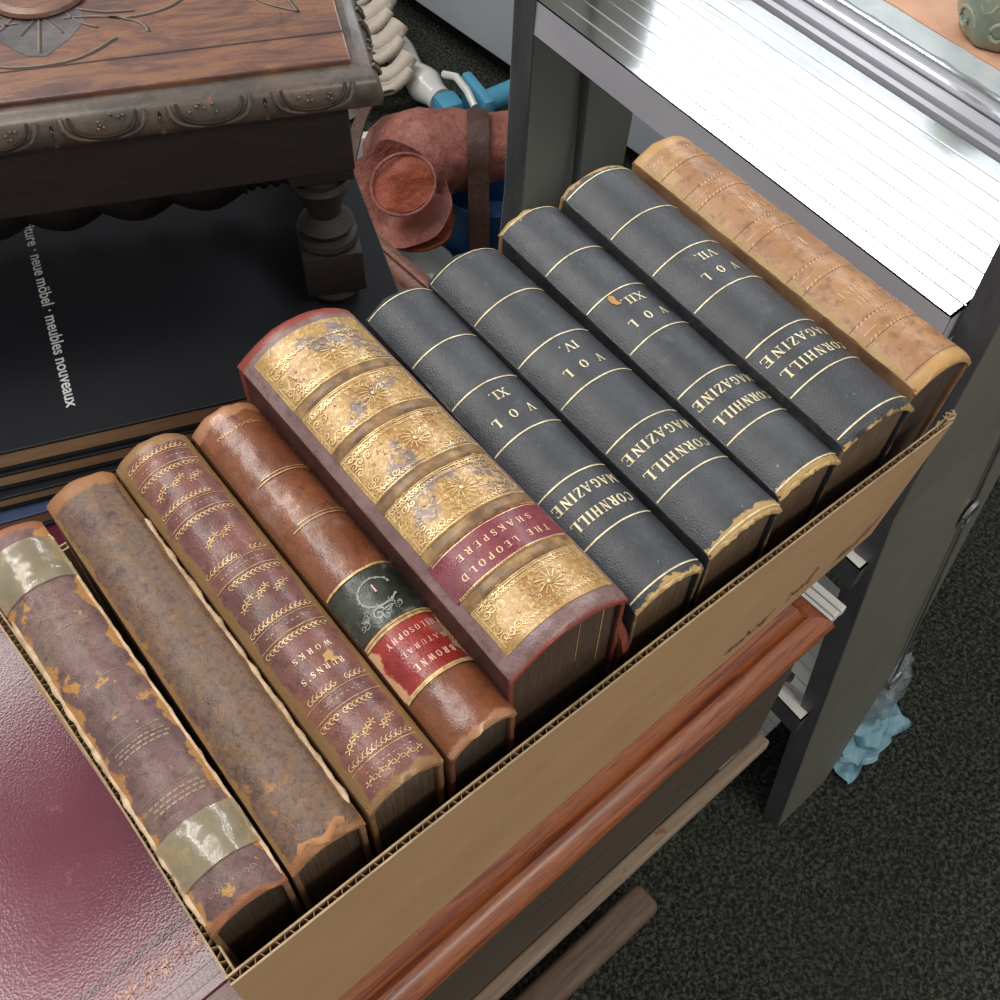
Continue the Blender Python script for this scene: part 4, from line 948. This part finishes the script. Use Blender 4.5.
# gilded spine panels
t = NT('ornate_gilded_calf')
v = t.voro(420, 'DISTANCE_TO_EDGE', off=1); n1 = t.noise(32, 6, .7); n2 = t.noise(170, 3, .6, dist=2.2)
base = t.ramp(n1, [(.28, (.20, .10, .035)), (.42, (.38, .21, .06)), (.56, (.45, .275, .095)), (.72, (.27, .13, .045))])
base = t.mix(t.step(t.noise(26, 4, .6, off=4), .575, .03), base, (.20, .15, .145))
fil = t.step(n2, .54, .04); gcol = t.mix(t.math('MULTIPLY', fil, .8), base, (.64, .43, .16))
gcol = t.mix(t.math('MULTIPLY', t.math('SUBTRACT', 1, t.step(v, .02, .10)), .35), gcol, (.20, .11, .04))
gcol = t.mix(t.step(t.noise(38, 5, .65, off=11), .60, .03), gcol, (.34, .15, .045))
t.bump(n2, .45, .0005); t.bump(t.noise(70, 4, .7), .5, .0012)
M['gildcalf'] = t.fin(gcol, .36, .12, .5, .3)
pan = b.label(.0085, b.L - .0105, M['gildcalf'], -.86, .93, .0004, 'gilt_panel'); pan['label'] = 'ornate gilded tan calf panel'
# more rows are needed for the ridges to show on the panel
me = pan.data; bpy.data.meshes.remove(me) if False else None
bandmat = simple('rubbed_band_leather', [(.35, (.12, .065, .03)), (.55, (.26, .15, .06)), (.75, (.40, .25, .10))], 130, .4)
for y in (.0365, .0655, .100, .136, .168):
    b.label(y - .0032, y + .0032, bandmat, -.87, .94, .0006, 'raised_band')
lab = b.label(.0405, .0622, leather('crimson_label', [(.35, (.15, .022, .032)), (.65, (.21, .036, .050))], 1, LW, 30, wear=((.20, .085, .10), 26, .56, .2), rough=.36, coat=.3), -.9, .95, .0008, 'title_label')
lab['label'] = 'crimson title label'
r = b.rib(.0011); r.text('THE LEOPOLD', .0015, .0462, .0033, .0465, .55); r.text('SHAKSPERE', .0015, .0545, .0033, .0390, .5)
r.build('gilt_lettering', gilt('pink_gilt', (.88, .58, .36), (.62, .36, .22), .2, .4), lab)
r = b.rib(.0009)
hx0, hx1 = -b.w * .415, b.w * .45
for y in (.0365, .0655, .100, .136, .168):
    for dy in (-.0045, -.0036, .0036, .0045): r.line([(hx0, y + dy), (hx1, y + dy)], .00045)
    for i in range(40): r.dot(hx0 + (hx1 - hx0) * i / 39, y + .0041, .0003)
for y0, y1 in ((.070, .0955), (.1045, .1315), (.1405, .1635), (.1725, .199), (.011, .032)):
    ym = (y0 + y1) / 2
    for x in (hx0 + .0012, hx1 - .0012): r.line([(x, y0), (x, y1)], .0004)
    for sx in (-1, 1):
        for k in range(6):
            for j in range(int((y1 - y0) / .0042)):
                x = (hx0 if sx < 0 else hx1) - sx * (.0035 + k * .0034); y = y0 + .0035 + j * .0043
                d = k + abs(y - ym) * -420 + 3
                if d < 2.2: r.spiral(x + random.uniform(-.0006, .0006), y, .0021, 1.3, random.uniform(0, 6), random.choice((-1, 1)), .0004)
    for k in range(14):
        a = k * 2 * pi / 14; cx = (hx0 + hx1) / 2 + .004
        r.line([(cx + .0022 * cos(a), ym + .0022 * sin(a)), (cx + .0070 * cos(a + .3), ym + .0060 * sin(a + .3))], .0006 if k % 2 else .0004); r.spiral(cx + .0090 * cos(a), ym + .0074 * sin(a), .0011, 1, a, 1, .00035)
    r.dot(cx, ym, .0013)
    for k in range(22): r.dot(random.uniform(hx0 + .006, hx1 - .006), random.uniform(y0 + .003, y1 - .003), random.uniform(.0003, .0007))
    for k in range(26): r.spiral(hx0 + .003 + (hx1 - hx0 - .006) * k / 25, y0 + .0016, .0011, .9, 0, 1, .0003); r.spiral(hx0 + .003 + (hx1 - hx0 - .006) * k / 25, y1 - .0016, .0011, .9, 3, 1, .0003)
r.build('gilt_tooling', M['gold'], b.root)
# gilt fillet scratches on the page block end and board edge
r = Ribbons(lambda x, y, o: (x, -.0002 + .0035 * (abs(x) < .028), y), 0)
r.line([(.008, b.H + .008), (.0078, b.H - .035)], .0004); r.line([(.0215, b.H + .003), (.0215, b.H - .05)], .0006)
r.V = [(v[0], .0032, v[2]) for v in r.V]; r.build('page_edge_line', M['dimgold'], b.root)
bm = bmesh.new()
add_tube(bm, [(.032, .004, b.H - .02), (.036, .0, b.H - .045), (.033, .003, b.H - .07), (.037, .002, b.H - .095)], [.002, .006, .0045, .003], 8, True, .5)
bmesh.ops.subdivide_edges(bm, edges=bm.edges[:], cuts=2, use_grid_fill=True)
for v in bm.verts: v.co += Vector(noise.noise_vector(v.co * 180)) * .0014
o = bmobj('torn_leather_flap', bm, leather('torn_red_leather', [(.35, (.14, .03, .02)), (.6, (.27, .08, .05))], 1, 1, 50, rough=.4), b.root, True, 60); o['label'] = 'crumpled torn red leather flap'

# --- the four dark Cornhill volumes
def dark_leather(i, tan_near, tan_far, L, w):
    t = NT('dark_blue_grained_morocco_%s' % 'abcd'[i]); X = t.xyz()
    c = t.ramp(t.noise(14, 6, .7, off=i * 2), [(.30, (.020, .023, .028)), (.50, (.036, .040, .047)), (.72, (.062, .067, .074))])
    c = t.mix(t.step(t.noise(190, 3, .7, off=9 + i), .735, .02), c, (.20, .20, .18))
    c = t.mix(t.step(t.noise(60, 4, .8, (1, 1, 1), 17 + i, 1), .72, .01), c, (.17, .18, .18))
    for lo, amt in ((True, tan_near), (False, tan_far)):
        e = X[1] if lo else t.math('SUBTRACT', L, X[1])
        v = t.math('ADD', t.math('SUBTRACT', amt, e), t.math('MULTIPLY', t.math('SUBTRACT', t.noise(85, 6, .7, off=i * 5 + 3), .5), .014))
        c = t.mix(t.step(v, 0, .0008), c, (.42, .27, .10))
    v = t.math('ADD', t.math('SUBTRACT', t.math('ABSOLUTE', X[0]), w / 2 - .0004), t.math('MULTIPLY', t.math('SUBTRACT', t.noise(60, 5, .7, off=i), .58), .004))
    c = t.mix(t.step(v, 0, .001), c, (.24, .19, .11))
    c = t.mix(t.math('MULTIPLY', t.step(t.noise(75, 6, .75, off=31 + i), .56, .10), .4), c, (.095, .10, .105))
    t.bump(t.voro(1200), .4, .0004); t.bump(t.noise(40, 4, .7), .4, .0008)
    return t.fin(c, t.math('ADD', .36, t.math('MULTIPLY', t.noise(30, 4, .6, off=1), .2)), 0, .55)
DB = leather('worn_dark_board', [(.4, (.022, .024, .028)), (.7, (.05, .05, .05))], .225, 1, 40, edge=((.32, .20, .09), .0012, .003), rough=.45)
PG = pages('foxed_page_edges', (.05, .034, .022), (.19, .115, .06))
CH = [
 ('XI', ((.2275, .360), (.265, .355), (.2055, .137), (.2525, .131)), .867, [.0049, .0385, .0726, .1071, .1437, .1792, .2215], .0022, -.001, 'dark blue magazine volume lettered VOL XI, beside the gilded book', 1.0, 0),
 ('IV', ((.266, .357), (.3185, .356), (.2560, .133), (.302, .132)), .869, [.0023, .0369, .0731, .1071, .1413, .1786, .2180], .0055, -.002, 'dark blue magazine volume lettered VOL IV', 2.2, 0),
 ('XII', ((.3215, .362), (.3695, .361), (.306, .1345), (.347, .1325)), .869, [.0036, .0367, .0719, .108, .1427, .1775, .2175], .0040, .0035, 'dark blue magazine volume lettered VOL XII with a tan chip at the numeral', 3.8, 0),
 ('VII', ((.3705, .364), (.4265, .358), (.3505, .132), (.4055, .132)), .874, [.0057, .0380, .0707, .110, .1442, .1799, .2200], .0012, .0035, 'dark blue magazine volume lettered VOL VII, beside the light brown book', 6.0, 0)]
for i, (num, q, z, ys, wn, wf, lab, tl, _) in enumerate(CH):
    x_, y_, yaw_, w_, L_ = quad(*q, z)
    md = dark_leather(i, wn, wf, L_, w_)
    b = qbook(q, z, 47, lab, (md, DB, PG), tilt=tl, group='dark magazine volumes', seed=30 + i * 7, board_t=.0026, cap=.0022, taper=.09, rough=.00014)
    k = b.L / (.2254 if i == 0 else .2205 if i < 3 else .2264)
    ys = [y * k for y in ys]
    r = b.rib(.0003)
    for y in ys: r.line([(-b.w * .488, y), (b.w * .488, y)], .00085)
    a, c_, d_, e_ = ys[1], ys[2], ys[3], ys[4]
    g = c_ - a
    r.text('CORNHILL', 0, a + g * .32, .0058, b.w * .84, .18); r.text('MAGAZINE', 0, a + g * .70, .0058, b.w * .90, .18)
    g = e_ - d_
    r.text('VOL', .000, d_ + g * .33, .0056, .0245, 1.25)
    r.text(num + '.', .001, d_ + g * .72, .0056, {'XI': .0105, 'IV': .0105, 'XII': .0150, 'VII': .0140}[num], .06)
    r.build('gilt_lettering', M['palegold'], b.root)
    if num == 'XII':
        bm = bmesh.new(); x0 = -.0085; y0 = d_ + g * .84
        bm.faces.new([bm.verts.new(b.surf(x0 + dx, y0 + dy, .0005, False)) for dx, dy in ((0, .005), (.0016, .003), (.0012, -.001), (.0022, -.004), (-.0004, -.003), (-.0018, 0), (-.0016, .0035))])
        o = bmobj('chipped_spot', bm, simple('tan_chip', [(.3, (.40, .2, .07)), (.7, (.5, .28, .1))], 200, .7), b.root); o['label'] = 'tan chipped spot'
    # frayed tan leather along the near end cap
    if wn > .002:
        bm = bmesh.new(); n = 22
        pts = [b.surf(-b.w / 2 + .003 + (b.w - .006) * j / n, .0004 + .0009 * random.random(), -.0008, False) for j in range(n + 1)]
        add_tube(bm, pts, [.0007 + .0011 * random.random() for _ in pts], 6, True, .7)
        o = bmobj('frayed_cap', bm, simple('frayed_tan_leather_%s' % 'abcd'[i], [(.3, (.28, .17, .07)), (.6, (.52, .36, .16))], 150, .8), b.root, True); o['label'] = 'frayed tan leather end cap'

# --- rightmost: light brown calf with blind and gilt bands
m9 = leather('light_brown_calf', [(.3, (.27, .13, .055)), (.5, (.37, .19, .09)), (.7, (.42, .245, .125))], .223, .0475, 20,
             wear=((.44, .27, .12), 26, .60, .08), fleck=((.25, .12, .05), 110, .70), side=((.38, .23, .08), .003, .006), edge=((.46, .27, .10), .008, .002), rough=.42, coat=.15)
b = qbook(((.427, .359), (.474, .354), (.4065, .132), (.457, .132)), .872, 50, 'light brown calf book with faded gilt bands, rightmost in the box',
          (m9, simple('brown_board', [(.35, (.15, .075, .035)), (.65, (.30, .165, .08))], 50, .6), M['pages_dark']), bands=[(y, .004, .0007) for y in (.042, .0885, .131, .173)], tilt=8, seed=77, cap=.0008, taper=.12)
r = b.rib(.0002)
for y in (.042, .0885, .131, .173, .205):
    for sg in (-1, 1):
        for i in range(17):
            x = (-.5 + (i + .5) / 17) * b.w * .88; h = .0016 * (1 + .4 * (i % 2))
            if noise.noise(Vector((x * 90, y * 40, sg))) > -.25:
                r.line([(x - .0007, y + sg * .0052 - h / 2), (x + .0007, y + sg * .0052 + h / 2)], .0005); r.dot(x, y + sg * .0052, .0006)
    for x0 in (-.021, -.017): r.line([(x0, y - .001), (x0 + .004, y - .001)], .0005)
r.text('CORNHILL', .0015, .0580, .0052, .026, .5); r.text('MAGAZINE', 0, .0665, .0050, .030, .35); r.text('VOL', 0, .146, .0045, .013, .5); r.text('III', 0, .155, .0045, .010, .3); r.text('I', 0, .109, .007)
r.build('gilt_tooling', gilt('faded_gilt', (.62, .40, .20), (.46, .27, .12), .15, .45), b.root)
r = b.rib(.00015)
for y in (.0085, .036, .048, .0825, .0945, .125, .137, .167, .179, .199): r.line([(-b.w * .49, y), (b.w * .49, y)], .0004)
r.build('blind_rules', simple('dark_blind_line', [(.3, (.13, .06, .03)), (.7, (.2, .1, .05))], 100, .6), b.root)
